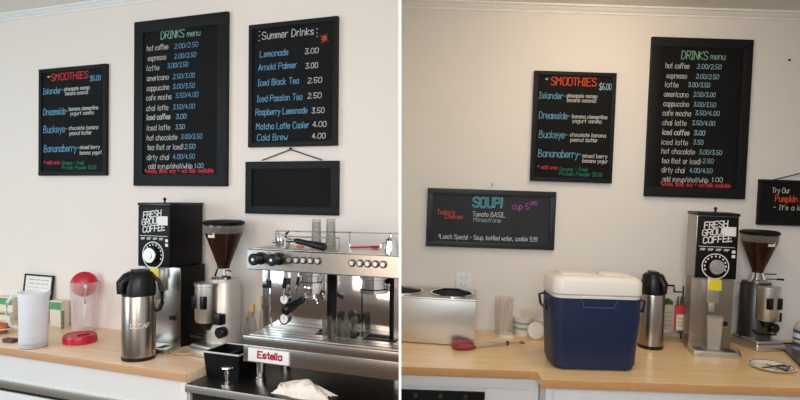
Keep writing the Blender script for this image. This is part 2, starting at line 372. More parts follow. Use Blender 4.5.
t = thing('steel_counter', 'low stainless steel counter under the espresso machine', 'counter', 'L', (-1.2, 2.01, -0.80)); o0 = (-1.2, 2.01, -0.80)
m = MB(); m.box(-0.513, 1.3, 0, 0.50, -0.012, 0, 0.002); m.cut('L', o0); m.build('top', steel_h, t)
m = MB(); m.box(-0.513, 1.3, -0.003, 0.012, -0.032, -0.001, 0.002); m.cut('L', o0); m.build('front_lip', steel_soft, t)
m = MB(); m.box(-0.50, 1.3, 0.03, 0.50, -0.73, -0.033); m.cut('L', o0); m.build('cupboard', void, t, label='near-black block with the shade under the steel top in its colour')  # solid block, shade of the space below the counter put into its colour

# counters, right bay
t = thing('wooden_countertop', 'butcher block worktop under the soup warmer, set back', 'worktop', 'R', (0.3, 2.365, -0.76)); o0 = (0.3, 2.365, -0.76)
m = MB(); m.box(-0.9, 0.3019, 0, 0.62, -0.031, 0); m.cut('R', o0); m.build('top', maple_r, t)
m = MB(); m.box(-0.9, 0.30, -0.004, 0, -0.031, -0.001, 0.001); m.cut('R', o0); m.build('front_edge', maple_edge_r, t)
t = thing('wooden_countertop', 'butcher block worktop under the blue cooler, standing further forward', 'worktop', 'R', (1.2, 2.27, -0.76))
m = MB(); m.prism([(-0.642, 0), (2.6, 0), (2.6, 0.715), (-0.598, 0.715), (-0.598, 0.094), (-0.642, 0.094)], -0.033, 0.0); m.build('top', maple_r, t)
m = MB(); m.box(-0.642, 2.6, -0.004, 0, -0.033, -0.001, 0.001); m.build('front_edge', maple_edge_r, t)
t = thing('base_cabinet', 'white cabinet with a built-in black appliance below the soup warmer', 'cabinet', 'R', (0.3, 2.385, -1.54)); o0 = (0.3, 2.385, -1.54)
m = MB(); m.box(-0.6, 0.275, 0, 0.58, 0.02, 0.748); m.cut('R', o0); m.build('body', cab_paint, t)
m = MB(); m.box(-0.6, 0.235, -0.006, 0, 0.70, 0.742, 0.001); m.cut('R', o0); m.build('drawer', cab_paint, t)
t2 = thing('black_oven', 'black appliance front with small knobs in the white cabinet', 'oven', 'R', (0.19, 2.37, -1.46))
m = MB(); m.box(-0.168, 0.168, 0, 0.012, 0.0, 0.604, 0.002); m.build('front_panel', black_sat, t2)
for k in range(3):
    m = MB(); m.cyl((-0.11 + k * 0.1, 0, 0.585), (-0.11 + k * 0.1, -0.012, 0.585), 0.010); m.build('knob', dark_steel, t2)
t = thing('base_cabinet', 'white cabinet with a vertical seam below the blue cooler', 'cabinet', 'R', (1.2, 2.29, -1.54))
m = MB(); m.box(-0.62, 2.6, 0, 0.69, 0.02, 0.745); m.build('body', cab_paint, t)
m = MB(); m.box(-0.62, -0.595, -0.006, 0, 0.02, 0.745, 0.001); m.build('stile', cab_paint, t)
m = MB(); m.box(-0.590, 0.30, -0.006, 0, 0.02, 0.728, 0.001); m.build('door', cab_paint, t)

# ------------------------------------------------------------------ menu boards
def board(name, bay, x0, x1, z0, z1, fw, label, lines=(), marks=None, fmat=frame_black, smat=slate, tilt=0.0, lean=None):
    """lines: (text, px of start, base row, px of end, capital height in px, colour, weight)"""
    D = DL if bay == 'L' else DR; kk = (D - 0.024) / D; x0, x1, z0, z1 = x0 * kk, x1 * kk, z0 * kk, z1 * kk; cx = (x0 + x1) / 2; y = D - 0.024; loc = (cx, y, z0)
    t = thing(name, label, 'menu board', bay, loc)
    hw = (x1 - x0) / 2; H = z1 - z0
    m = MB()
    prof = [(-hw, 0, hw, fw), (-hw, H - fw, hw, H)]
    for a, b_, c, d in prof: m.box(a, c, 0, 0.022, b_, d, 0.002)
    for a, c in ((-hw, -hw + fw), (hw - fw, hw)): m.box(a, c, 0.0004, 0.022, fw * .98, H - fw * .98, 0.002)
    m.build('frame', fmat, t)
    m = MB(); m.box(-hw + fw * .7, hw - fw * .7, 0.010, 0.018, fw * .7, H - fw * .7); m.build('slate_panel', smat, t)
    # inner bead that catches the light
    m = MB(); g = 0.0022
    for a, b_, c, d in ((-hw + fw, fw, hw - fw, fw + g), (-hw + fw, H - fw - g, hw - fw, H - fw), (-hw + fw, fw, -hw + fw + g, H - fw), (hw - fw - g, fw, hw - fw, H - fw)): m.box(a, c, 0.006, 0.011, b_, d)
    m.build('inner_bead', fmat, t)
    by = {}
    ys = y + 0.010
    for (s, a, r, c, h, col, wt) in lines:
        mb = by[len(by), col] = MB()
        p = ay(bay, a, r, ys); q = ay(bay, c, r, ys); dpt = depth(bay, p)
        ink(mb, s, p.x - cx, p.z - z0, q.x - cx, h * dpt / F, wt * 0.64 * dpt / F, 0.0098)
    if marks: marks(by, cx, ys, z0)
    for (_, col), mb in by.items(): mb.build('chalk_lettering', chalk[col], t, label=col.replace('_', ' ') + ' chalk writing', smooth=False)
    return t

prices = ['2.00/2.50', '2.00/2.50', '3.00/3.50', '2.50/3.00', '3.00/3.50', '3.50/4.00', '3.50/4.00', '3.00', '3.50', '3.00/3.50', '2.50', '4.00/4.50']
names = ['hot coffee', 'espresso', 'latte', 'americano', 'cappuccino', 'cafe mocha', 'chai latte', 'iced coffee', 'iced latte', 'hot chocolate', 'tea (hot or iced)', 'dirty chai']
L_ = [(147, 51, 168, 174.5, 48.7, 198), (148, 61, 166, 174.5, 58.7, 196), (147, 71, 159, 167.6, 68.2, 188), (147, 81, 168.5, 173, 79, 194.5), (147, 91, 169, 173, 89, 194.5),
      (146.5, 100.5, 171, 175.5, 98, 198), (146.5, 111, 168, 173, 109.5, 194.5), (147, 120, 170, 176, 119, 186), (147, 130.5, 170, 175.5, 129.3, 184.5), (147, 140.5, 177, 181, 139, 202),
      (147.5, 150, 183, 184.5, 149, 195), (147, 160, 169, 173, 159, 194.5)]
dl = [('DRINKS', 161, 39.3, 184, 7.6, 'green', 1.0), ('menu', 187, 36.8, 200, 6, 'green', .8)]
for n, p, v in zip(names, prices, L_):
    wt = 1.0 if n == 'iced coffee' else .72
    dl += [(n, v[0], v[1], v[2], 5.2, 'white', wt), (p, v[3], v[4], v[5], 4.6, 'blue' if n in ('iced coffee',) or '/' in p else 'pale_blue', wt * .95)]
dl += [('add syrup/shot/whip', 148.5, 168.6, 192, 4.8, 'white', .7), ('1.00', 194.5, 168, 203, 4.4, 'pale_blue', .7), ('*whole, skim, soy + oat milk available', 145, 172.9, 213.5, 4.0, 'pink_red', .8)]
board('menu_board', 'L', -2.504, -1.900, 0.029, 0.911, 0.060, 'tall black DRINKS menu board above the airpot, thick plain frame', dl)
R_ = [(665.5, 68, 689, 697, 68.6, 721), (666.5, 78, 686.5, 696, 78.5, 718.5), (665, 87, 678, 688, 86.8, 709.5), (664, 96.5, 688, 693.5, 96.5, 715), (663.5, 106, 688.5, 693.5, 106.5, 715.5),
      (662.5, 115.3, 690.5, 695, 115, 719), (662.5, 125, 686, 692, 125, 714.5), (662.5, 134.5, 689, 694, 135, 704.5), (661.5, 144.4, 687.5, 693, 144.4, 703), (661.5, 153.4, 694.5, 699, 154.2, 721.5),
      (661.5, 163, 700.5, 702.5, 163, 713), (661.5, 172.2, 684.5, 689.5, 172.5, 712)]
dr = [('DRINKS', 681.5, 59, 707.5, 8, 'green', 1.0), ('menu', 710.5, 59.3, 725, 6, 'green', .8)]
for n, p, v in zip(names, prices, R_):
    wt = 1.0 if n == 'iced coffee' else .72
    dr += [(n, v[0], v[1], v[2], 5.2, 'white', wt), (p, v[3], v[4], v[5], 4.4, 'pale_blue', wt)]
dr += [('add syrup/shot/whip', 662.5, 181.2, 708, 4.8, 'white', .7), ('1.00', 711.5, 181.8, 722, 4.4, 'white', .7), ('*whole, skim, soy + oat milk available', 660.5, 185.6, 730.5, 4.0, 'red', .85)]
board('menu_board', 'R', 1.209, 1.708, -0.062, 0.7255, 0.047, 'tall black DRINKS menu board above the grinders on the warm-lit wall', dr)

sl = [('SMOOTHIES', 51.5, 80.8, 88, 6.6, 'red', 1.15), ('$6.00', 90, 81, 100.5, 5, 'blue', .9), ('*', 47, 79, 49.5, 3, 'white', .6),
      ('Islander-', 43, 94.5, 63, 6, 'blue', .95), ('pineapple mango', 64.5, 90.8, 89.5, 3.6, 'white', .75), ('banana coconut', 65.5, 95.3, 88, 3.6, 'white', .75),
      ('Dreamside-', 43.5, 115.3, 67.5, 6.4, 'blue', .95), ('banana clementine', 69, 110.8, 98, 3.6, 'white', .75), ('yogurt vanilla', 70, 115.4, 93.5, 3.6, 'white', .75),
      ('Buckeye-', 43.5, 133, 67, 7, 'blue', .95), ('chocolate banana', 69, 130, 98, 3.6, 'white', .75), ('peanut butter', 69.5, 135, 91.5, 3.6, 'white', .75),
      ('Bananaberry-', 44, 152, 78.5, 6.6, 'blue', 1.0), ('mixed berry', 80, 149, 99.5, 3.6, 'white', .75), ('banana yogurt', 80, 154.5, 101.5, 3.6, 'white', .75),
      ('* add ons:', 44, 164.2, 60, 3.4, 'pink_red', .8), ('Greens - free!', 62, 164.6, 84, 3.4, 'darkgreen', .8), ('Protein Powder $1.00', 62, 169.4, 96, 3.6, 'darkgreen', .8)]
board('menu_board', 'L', -3.219, -2.703, 0.085, 0.703, 0.022, 'black SMOOTHIES board hanging above the plastic pitchers', sl)
sr = [('SMOOTHIES', 551, 84.8, 596, 7.8, 'orange_red', 1.15), ('$6.00', 599, 89.5, 611, 6, 'pale_blue', .9), ('*', 545, 81, 547.5, 3, 'white', .6),
      ('Islander-', 539, 98.2, 565, 6, 'blue', .95), ('pineapple mango', 567, 97.2, 597, 3.6, 'white', .75), ('banana coconut', 567, 101.7, 596, 3.6, 'white', .75),
      ('Dreamside-', 539, 118.2, 569.5, 6.4, 'blue', .95), ('banana clementine', 572, 118, 607, 3.6, 'white', .75), ('yogurt vanilla', 572, 122.5, 601, 3.6, 'white', .75),
      ('Buckeye-', 539, 137.5, 567, 7, 'blue', .95), ('chocolate banana', 570, 136.3, 605.5, 3.6, 'white', .75), ('peanut butter', 570.5, 141.3, 597.5, 3.6, 'white', .75),
      ('Bananaberry-', 538, 156.5, 580.5, 7, 'blue', 1.0), ('mixed berry', 582.5, 157.5, 607, 3.6, 'white', .75), ('banana yogurt', 582.5, 162.4, 609, 3.6, 'white', .75),
      ('* add ons:', 537.5, 168.6, 557.5, 3.6, 'red', .8), ('Greens - free!', 559.5, 170.6, 587.5, 3.6, 'darkgreen', .8), ('Protein Powder $1.00', 559.5, 175.4, 602, 3.8, 'darkgreen', .8)]
board('menu_board', 'R', 0.636, 1.0425, -0.004, 0.5415, 0.019, 'black SMOOTHIES board on the wall above the blue cooler', sr)

def star(by, cx, ys, z0):
    mb = by['star', 'orange'] = MB(); c = ay('L', 324.5, 38.3, ys); r = 6.3 * depth('L', c) / F
    for k in range(8):
        a = k * PI / 4 + 0.2; rr = r * (1 if k % 2 else .75)
        mb.prism([(c.x - cx + r * .1 * math.cos(a + PI / 2), c.z - z0 + r * .1 * math.sin(a + PI / 2)), (c.x - cx + rr * math.cos(a), c.z - z0 + rr * math.sin(a)), (c.x - cx + r * .1 * math.cos(a - PI / 2), c.z - z0 + r * .1 * math.sin(a - PI / 2))], 0.0092, 0.0098, 'y')
    mb.lathe([(0, 0), (r * .38, 0), (r * .38, .0008), (0, .0008)], (c.x - cx, 0.0100, c.z - z0), 14, Matrix.Rotation(PI / 2, 4, 'X'))
    mb = by['dots', 'white'] = MB()
    for x, yy in ((259.6, 31.5), (259.3, 36), (259.2, 40.5), (317, 29), (317.2, 33), (317.4, 36.5)):
        p = ay('L', x, yy, ys); mb.lathe([(0, 0), (.0028, 0), (.0028, .0006), (0, .0006)], (p.x - cx, 0.0098, p.z - z0), 8, Matrix.Rotation(PI / 2, 4, 'X'))
su = [('Summer Drinks', 262, 39.5, 313.5, 7, 'white', 1.0)]
for n, p, v in (('Lemonade', '3.00', (260, 57.3, 288, 305, 54, 318)), ('Arnold Palmer', '3.00', (258.4, 70.6, 296.5, 305.5, 68.6, 317.5)), ('Iced Black Tea', '2.50', (257.8, 86, 298.5, 307.7, 83.3, 321.5)),
                ('Iced Passion Tea', '2.50', (257, 102, 301.7, 307.7, 98.5, 321)), ('Raspberry Lemonade', '3.50', (255.7, 115.3, 307, 311.7, 113.2, 324)), ('Matcha Latte Cooler', '4.00', (256.3, 129.6, 308.5, 312.7, 127, 326)),
                ('Cold Brew', '4.00', (257, 140.6, 287.5, 312, 138.6, 325))):
    su += [(n, v[0], v[1], v[2], 6, 'blue', .9), (p, v[3], v[4], v[5], 5.2, 'white', .85)]
board('menu_board', 'L', -1.772, -1.281, 0.223, 0.829, 0.022, 'black Summer Drinks board with an orange star, above the blank board', su, star)
board('menu_board', 'L', -1.786, -1.272, -0.106, 0.152, 0.036, 'blank black chalkboard hung on a cord above the espresso machine')
def cord(bay, pxs, name, label, yoff=0.012):
    D = DL if bay == 'L' else DR
    ps = [ay(bay, a, b_, D - yoff) for a, b_ in pxs]; o = ps[1]
    m = MB(); m.tube([p - o for p in ps], 0.0028, 6); m.ball((0, 0, 0.004), 0.007, seg=8)
    tag(m.build(name, dark_steel, None, bay, o), label, 'cord')
cord('L', [(262, 160.3), (290.5, 149.5), (322, 160)], 'hanging_cord', 'dark cord and nail holding the blank chalkboard')
so = [('cup 5', 512, 209, 528.5, 6, 'magenta', .9), ('95', 530, 205, 537, 3.6, 'magenta', .8), ("Today's", 437, 214, 454.5, 4.6, 'orange', .8), ('Choices:', 445, 218.3, 463, 4.2, 'orange', .8),
      ('Tomato BASIL', 472.5, 216.2, 505, 4.6, 'white', .8), ('Minestrone', 473.5, 221.6, 500.5, 4.2, 'pale_blue', .7), ('*Lunch Special - Soup, bottled water, cookie 9.99', 438.5, 238.4, 537, 4.4, 'white', .8)]
def soup(by, cx, ys, z0):
    mb = by['soup', 'blue'] = MB()
    for k, ch in enumerate(['S', 'O', 'U', 'P', '!']):
        a = 473.2 + k * 7.0; p = ay('R', a, 206.7 + k * .2, ys); q = ay('R', a + (5.6 if ch != '!' else 1.5), 206.5, ys); d = depth('R', p)
        ink(mb, ch, p.x - cx, p.z - z0, q.x - cx, 9.2 * d / F, 2.1 * d / F, 0.0100, slant=0.02)
    m2 = by['soup_core', 'darkgreen'] = MB()
    for k, ch in enumerate(['S', 'O', 'U', 'P', '!']):
        a = 473.2 + k * 7.0; p = ay('R', a, 206.7 + k * .2, ys); q = ay('R', a + (5.6 if ch != '!' else 1.5), 206.5, ys); d = depth('R', p)
        ink(m2, ch, p.x - cx, p.z - z0, q.x - cx, 9.2 * d / F, 0.7 * d / F, 0.0093, slant=0.02, thick=0.0004)
board('menu_board', 'R', 0.128, 0.7695, -0.347, -0.0555, 0.027, 'wide SOUP chalkboard above the steel soup warmer', so, soup, frame_blue, slate_blue)
p = ay('R', 492, 186.5, DR - 0.01); m = MB(); m.tube([(0, 0.01, 0), (0, -0.004, 0.002), (0, -0.008, 0.010), (0.003, -0.004, 0.016), (0, 0, 0.012)], 0.0022, 6)
tag(m.build('wall_hook', chrome, None, 'R', p), 'small metal hook on the wall above the SOUP chalkboard', 'hook')
p = ay('R', 789.5, 60, DR - 0.004); m = MB(); m.cyl((0, 0.004, 0), (0, -0.003, 0), 0.006, seg=12)
tag(m.build('wall_screw', dark_steel, None, 'R', p), 'small dark screw in the bare wall beside the DRINKS board', 'screw')
a = ay('R', 762.9, 179.6, DR - .02)
board('menu_board', 'R', a.x, a.x + 0.62, a.z - 0.225, a.z + 0.002, 0.010, 'small Try Our chalkboard at the edge of the wall above the doser grinder',
      [('Try Our', 772, 192.5, 789.5, 4.8, 'white', .8), ('Pumpkin Pie Latte', 775, 201.5, 826, 6.2, 'orange_red', 1.1), ("- It's a latte fall!", 773.5, 209.5, 823, 4.6, 'white', .8)])
cord('R', [(774, 179.8), (845, 162), (905, 186)], 'hanging_cord', 'thin cord running up from the Try Our chalkboard')

# ------------------------------------------------------------------ left counter things
def shell(rb, rt, h, th=0.0022, foot=0.003, lip=True):
    return [(0, 0), (rb * .96, 0), (rb, foot), (rt - .0004, h - .003), (rt + (.002 if lip else 0), h), (rt - th, h), (rb - th, foot + th), (0, foot + th)]
# white frosted pitcher
p = az('L', 33.5, 346.5); r = rad('L', p, 31); H = hh('L', p, 291.5)
t = thing('plastic_pitcher', 'frosted white plastic pitcher with dark drink in the bottom', 'pitcher', 'L', p, face('L', p))
m = MB(); m.lathe(shell(r * .96, r * 1.04, H)); m.build('body', frosted, t)
m = MB(); m.lathe([(0, .004), (r * .955, .001), (r * .965, .026), (0, .026)]); m.build('drink', tea, t)
m = MB(); m.tube([(-r * .98, 0, H * .93), (-r * 1.35, -.004, H * .95), (-r * 1.68, -.006, H * .84), (-r * 1.72, -.006, H * .6), (-r * 1.45, -.004, H * .42), (-r * .95, 0, H * .36)], [.009, .010, .010, .010, .010, .009], 10, flat=.7); m.build('handle', frosted, t)
m = MB(); m.prism([(r * .98, -.02), (r * 1.12, 0), (r * .98, .02), (r * .93, 0)], H - .02, H + .002); m.build('spout', frosted, t)
# clear pitcher and its lid
p = azy('L', 84.5, 2.440); r = rad('L', p, 28.5); H = hh('L', p, 281.5); pc = p
t = thing('plastic_pitcher', 'clear tapered plastic pitcher with a red lid tilted in its mouth', 'pitcher', 'L', p, face('L', p))
m = MB(); m.lathe(shell(r * .9, r * 1.06, H)); m.build('body', pink_clear, t)
m = MB(); m.tube([(.004, -r * 1.05, H * .95), (.004, -r * 1.28, H * .92), (.004, -r * 1.3, H * .6), (.004, -r * 1.14, H * .38), (.004, -r * 1.0, H * .34)], .008, 10); m.build('handle', frosted, t)
lp = az('L', 83.5, 286, p.z + H - 0.012); lp = Vector((p.x - .004, p.y, p.z + H - .014))
m = MB(); R1 = rad('L', p, 28)
m.lathe([(0, .022), (R1 * .5, .020), (R1 * .85, .012), (R1, .002), (R1, -.006), (R1 * .9, -.009), (0, -.009)], (0, 0, 0), 36)
tl = m.build('pitcher_lid', red_plastic, None, 'L', lp, face('L', p), rotm=Matrix.Rotation(math.radians(80), 4, 'X')); tag(tl, 'round red plastic lid tilted upright in the clear pitcher', 'lid')
p = az('L', 80, 342); r = rad('L', p, 34.5)
t = thing('pitcher_lid', 'low red screw lid lying on the worktop before the clear pitcher', 'lid', 'L', p, face('L', p))
m = MB(); h = hh('L', p, 334.2); m.lathe([(0, 0), (r, 0), (r, h * .88), (r * .97, h), (r * .9, h), (r * .87, h * .93), (0, h * .93)])
for k in range(40):
    a = k * 2 * PI / 40; m.box(r * math.cos(a) - .0015, r * math.cos(a) + .0015, r * math.sin(a) - .0015, r * math.sin(a) + .0015, .002, h * .75)
m.build('rim', red_plastic, t)
m = MB(); m.prism([(-.012, -r * .3), (r * .55, -r * .12), (r * .55, r * .12), (-.012, r * .3)], h * .8, h * 1.12); m.build('tab', red_plastic, t)
# picture frame leaning at the wall
p = az('L', 36.5, 326); p = Vector((ay('L', 35, 300, 2.48).x, 2.475, -0.76)); H = hh('L', p, 275); hw = (ay('L', 52, 280, 2.48).x - ay('L', 21, 280, 2.48).x) / 2 * .92
rm = Matrix.Rotation(math.radians(-7), 4, 'X')
t = thing('picture_frame', 'thin black frame with a printed notice behind the frosted pitcher', 'picture frame', 'L', p, rotm=rm)
m = MB(); f_ = .009
for a in ((-hw, hw, 0, f_), (-hw, hw, H - f_, H)): m.box(a[0], a[1], -.006, .008, a[2], a[3], .001)
for a in ((-hw, -hw + f_), (hw - f_, hw)): m.box(a[0], a[1], -.0055, .0075, f_ * .9, H - f_ * .9, .001)
m.build('frame', black, t)
m = MB(); m.box(-hw + f_ * .8, hw - f_ * .8, -.001, .003, f_ * .8, H - f_ * .8); m.build('notice', paper, t)
m = MB()
for k in range(7): ink(m, ['please help yourself', 'cream sugar and lids', 'thank you'][k % 3], -hw * .7, H * .88 - k * .022, hw * .7, .006, .0008, -.0012)
m.build('print', grey_ink, t, smooth=False)
# small cartons behind
def carton(px0, px1, ytop, ybase_y, label, name='tea_carton', y=2.44, band=True):
    a = ay('L', px0, 320, y); b_ = ay('L', px1, 320, y); c = Vector(((a.x + b_.x) / 2, y, -0.76)); H = hh('L', c, ytop); w_ = (b_.x - a.x) / 2
    t = thing(name, label, 'carton', 'L', c)
    m = MB(); m.box(-w_, w_, -.0, .05, 0, H, .001); m.build('box', paper_tan, t)
    m = MB(); m.box(-w_ * .98, w_ * .98, -.001, 0, H * .66, H * .95); m.build('printed_panel', green_print, t)
carton(49.5, 61.5, 301, 328, 'green and tan carton standing just right of the frosted pitcher')
carton(-6, 9.5, 312, 324, 'low green and tan carton at the edge of the photo behind the plate')
carton(-4, 12.5, 297, 324, 'taller green and tan carton against the wall near the pitcher handle', y=2.495 - .03)
a = Vector((ay('L', 62.5, 320, 2.42).x, 2.42, -.76)); m = MB(); m.lathe(shell(.008, .010, hh('L', a, 311), .001), seg=16)
tag(m.build('small_glass', glass, None, 'L', a), 'tiny clear glass beside the green and tan carton', 'glass')
# plate of pastries
p = az('L', -2, 333.0); r = rad('L', p, 38); base = p
t = thing('wooden_stand', 'low round stand under the plate of pastries', 'stand', 'L', p)
m = MB(); m.lathe([(0, 0), (r * .55, 0), (r * .5, .012), (r * .62, .018), (0, .018)]); m.build('foot', pm('stand_wood', (150, 100, 80), .5), t)
pp = p + Vector((0, 0, .018)); m = MB(); m.lathe([(0, 0), (r * .6, 0), (r * .92, .007), (r, .012), (r * .98, .015), (r * .6, .005), (0, .004)])
tag(m.build('plate', china, None, 'L', pp), 'white plate with pastries on it at the left end of the worktop', 'plate')
def bumpy(mb, c, r, sc, seed, amp=.12):
    b = bmesh.new(); bmesh.ops.create_icosphere(b, subdivisions=3, radius=r); rr = random.Random(seed); ks = [(rr.uniform(60, 160), Vector((rr.uniform(-1, 1), rr.uniform(-1, 1), rr.uniform(-1, 1))), rr.uniform(0, 6)) for _ in range(5)]
    for v in b.verts: v.co *= 1 + amp * sum(math.sin(k * v.co.dot(d) + ph) for k, d, ph in ks) / 2
    mb.join(b, Matrix.Translation(c) @ Matrix.Diagonal((*sc, 1)))
for k, (dx, dy, s_, lab) in enumerate(((.052, -.012, .026, 'brown pastry on the plate, closest to the pitcher handle'), (.012, .004, .028, 'brown pastry in the middle of the heap on the plate'), (.034, .03, .022, 'brown pastry at the back of the plate near the cartons'))):
    m = MB(); bumpy(m, (0, 0, s_ * .62), s_, (1.25, 1, .62), k); o = m.build('pastry', pastry, None, 'L', pp + Vector((dx, dy, .004))); tag(o, lab, 'pastry', 'pastries on the plate')
p = az('L', 9.5, 342.3); m = MB(); m.box(-.032, .034, -.016, .02, 0, .020, .006, 3)
tag(m.build('wallet', wallet_mat, None, 'L', p, 4), 'dark reddish leather pouch lying in front of the pastry plate', 'pouch')

# airpots
def airpot(bay, p, wpx, ytop_body, ytop, label, yaw=0, text=None, group=None):
    r = rad(bay, p, wpx); hb = hh(bay, p, ytop_body); ht = hh(bay, p, ytop)
    t = thing('airpot', label, 'airpot', bay, p, yaw, group)
    m = MB(); m.lathe([(0, 0), (r * 1.0, 0), (r * 1.03, .004), (r * 1.03, .014), (r * .99, .017), (0, .017)]); m.build('base', black, t)
    m = MB(); m.lathe([(0, .015), (r, .015), (r, hb - .006), (r * .97, hb), (0, hb)], seg=48); m.build('body', steel_cyl, t)
    m = MB(); m.lathe([(0, hb), (r * 1.02, hb), (r * 1.02, hb + (ht - hb) * .35), (r * .93, hb + (ht - hb) * .62), (r * .86, hb + (ht - hb) * .86), (r * .7, ht - .004), (0, ht - .002)], seg=40); m.build('lid', black, t)
    m = MB(); k = ht - hb
    m.box(-r * .5, r * .62, -r * .34, r * .34, ht - .010, ht + .006, .005, 3); m.build('pump_lever', black, t)
    m = MB(); m.tube([(-r * .3, -r * .15, hb + k * .74), (-r * .75, -r * .4, hb + k * .70), (-r * 1.02, -r * .55, hb + k * .55), (-r * 1.06, -r * .58, hb + k * .12)], [r * .42, r * .38, r * .3, r * .2], 14); m.build('spout', black, t)
    m = MB(); m.tube([(r * .75, -r * .15, hb + k * .8), (r * 1.15, -r * .2, hb + k * .55), (r * 1.33, -r * .25, hb + k * .1), (r * 1.36, -r * .25, hb - k * .35), (r * 1.2, -r * .22, hb - k * .62), (r * .98, -r * .2, hb - k * .7)], [.006, .006, .006, .006, .006, .005], 8, flat=1.6); m.build('handle', black, t)
    if text:
        m = MB(); x = -r * .72
        b0 = MB(); ink(b0, text, 0, 0, r * 1.15, .019, .0027, 0)
        for v in b0.bm.verts:
            a = v.co.x / r - .50; rr = r + .0003 - v.co.y; v.co = Vector((rr * math.sin(a), -rr * math.cos(a), v.co.z + hb * .52))
        b0.build('lettering', white_print, t, label='white handwritten lettering', smooth=False)
    return t
p = az('L', 138.7, 358.0)
airpot('L', p, 34.5, 294.5, 270.5, 'brushed steel airpot with black pump top before the grinder, DECAF written on it', face('L', p), 'DECAF')

# bulk grinders
def grinder(bay, p, W, Dp, z_top, z_box, label, yaw=0, side=black_sat, col=mirror, wcol=1.0, low_side=black_sat, hpx=1.0):
    """p = base of the front-left corner of the column; W width of the black head, Dp depth"""
    t = thing('bulk_coffee_grinder', label, 'coffee grinder', bay, p, yaw)
    hb, hc = z_box, z_top; H = hc - hb
    m = MB(); m.box(0, W, 0.004, Dp, hb, hc, .003); m.build('head_housing', side, t)
    m = MB(); m.box(.002, W - .002, -.003, .004, hb + .001, hc - .014, .0015); m.build('face_plate', black_sat, t)
    m = MB(); m.box(-.003, W + .003, -.004, Dp + .002, hc - .012, hc + .002, .003); m.build('top_cap', black, t)
    m = MB(); m.cyl((W * .5, Dp * .3, hc + .001), (W * .5, Dp * .3, hc + .018), .005); m.ball((W * .5, Dp * .3, hc + .02), .008, seg=10); m.build('hopper_pin', black, t)
    # writing
    m = MB(); wt = .0046
    for s_, zz, x0, x1 in (('FRESH', .765, .17, .72), ('GROUND', .650, .13, .82), ('COFFEE', .535, .16, .84)):
        ink(m, s_, W * x0, hb + H * zz, W * x1, H * .092, wt, -.003, slope=.12, slant=.05)
    m.build('lettering', white_print, t, label='bold white slanted lettering', smooth=False)
    m = MB(); m.box(W * .62, W * .93, -.0046, -.0038, hb + H * .66, hb + H * .80); m.build('sticker', white_print, t, label='white sticker over the lettering')
    m = MB(); m.box(W * .06, W * .92, -.0042, -.003, hb + H * .485, hb + H * .492)
    for k in range(4): ink(m, 'DRIP', W * (.10 + .19 * k), hb + H * .43, W * (.22 + .19 * k), H * .030, .0016, -.003)
    for zz in (.40, .33): m.box(W * .86, W * .94, -.0042, -.003, hb + H * zz, hb + H * (zz + .045))
    m.build('small_print', white_print, t, label='row of small white symbols', smooth=False)
    cx, cz, R = W * .48, hb + H * .19, W * .33
    rot_ = Matrix.Rotation(PI / 2, 4, 'X')
    m = MB(); m.lathe([(R * .93, 0), (R, 0), (R, .002), (R * .93, .002)], (cx, -.003, cz), 40, rot_)
    for k in range(11):
        a = math.radians(200 - k * 22); rr = R * .78
        m.box(cx + rr * math.cos(a) - .003, cx + rr * math.cos(a) + .003, -.0042, -.003, cz + rr * math.sin(a) - .004, cz + rr * math.sin(a) + .004)
    m.build('dial_marks', white_print, t, smooth=False)
    m = MB(); m.cyl((cx, -.002, cz), (cx, -.026, cz), R * .62, R * .58, 28); kb = m.build('dial_knob', black, t); m = MB(); m.cyl((cx, -.026, cz), (cx, -.030, cz), R * .57, R * .54, 28); m.cyl((cx, -.030, cz), (cx, -.034, cz), R * .3, R * .28, 20); m.build('knob_cap', steel_soft, kb)
    # column
    x1 = W * wcol
    m = MB(); m.box(.003, x1 - .002, .045, Dp * .97, .012, hb - .001, .002); m.build('column', low_side, t)
    m = MB(); m.box(.002, x1, .040, .046, .012, hb - .001, .001); m.build('front_sheet', col, t)
    m = MB(); m.box(W * .32, W * .62, -.002, .040, hb - H * .38, hb, .003); m.box(W * .40, W * .54, .008, .034, hb - H * .52, hb - H * .38, .002); m.build('chute', steel_soft, t)
    m = MB(); m.box(W * .34, W * .66, -.0036, -.002, hb - H * .18, hb - H * .015, .0008); m.build('warning_label', yellow, t, label='yellow label on the chute')
    m = MB(); m.box(-.004, x1 + .002, -.055, .045, 0, .026, .002); m.build('tray', steel_soft, t)
    m = MB()
    for k in range(5):
        m.box(W * .05 + k * .008, W * .05 + k * .008 + .004, -.04, .02, .0255, .0268); m.box(W * .95 - k * .008 - .004, W * .95 - k * .008, -.04, .02, .0255, .0268)
    m.build('tray_slots', void, t)
    m = MB(); m.box(x1 * .72, x1 * .9, .036, .041, hb * .36, hb * .42, .001); m.build('maker_plate', black, t, label='small black plate on the steel column')
    return t
pa = Vector((-2.212, 2.26, -0.76))
zt = ay('L', 139, 203, 2.26).z + .76; zb = ay('L', 139, 266, 2.26).z + .76
grinder('L', pa, 0.194, 0.228, zt, zb, 'tall black bulk coffee grinder standing behind the steel airpot', 0, black_sat, steel, 1.12)
# saucer at the end of the worktop
p = az('L', 186, 352.5); r = rad('L', p, 31)
m = MB(); m.lathe([(0, 0), (r * .6, 0), (r * .97, .008), (r, .012), (r * .96, .013), (r * .6, .006), (0, .005)])
tag(m.build('plate', beige_plate, None, 'L', p), 'small beige plate at the corner of the worktop beside the knock box', 'plate')

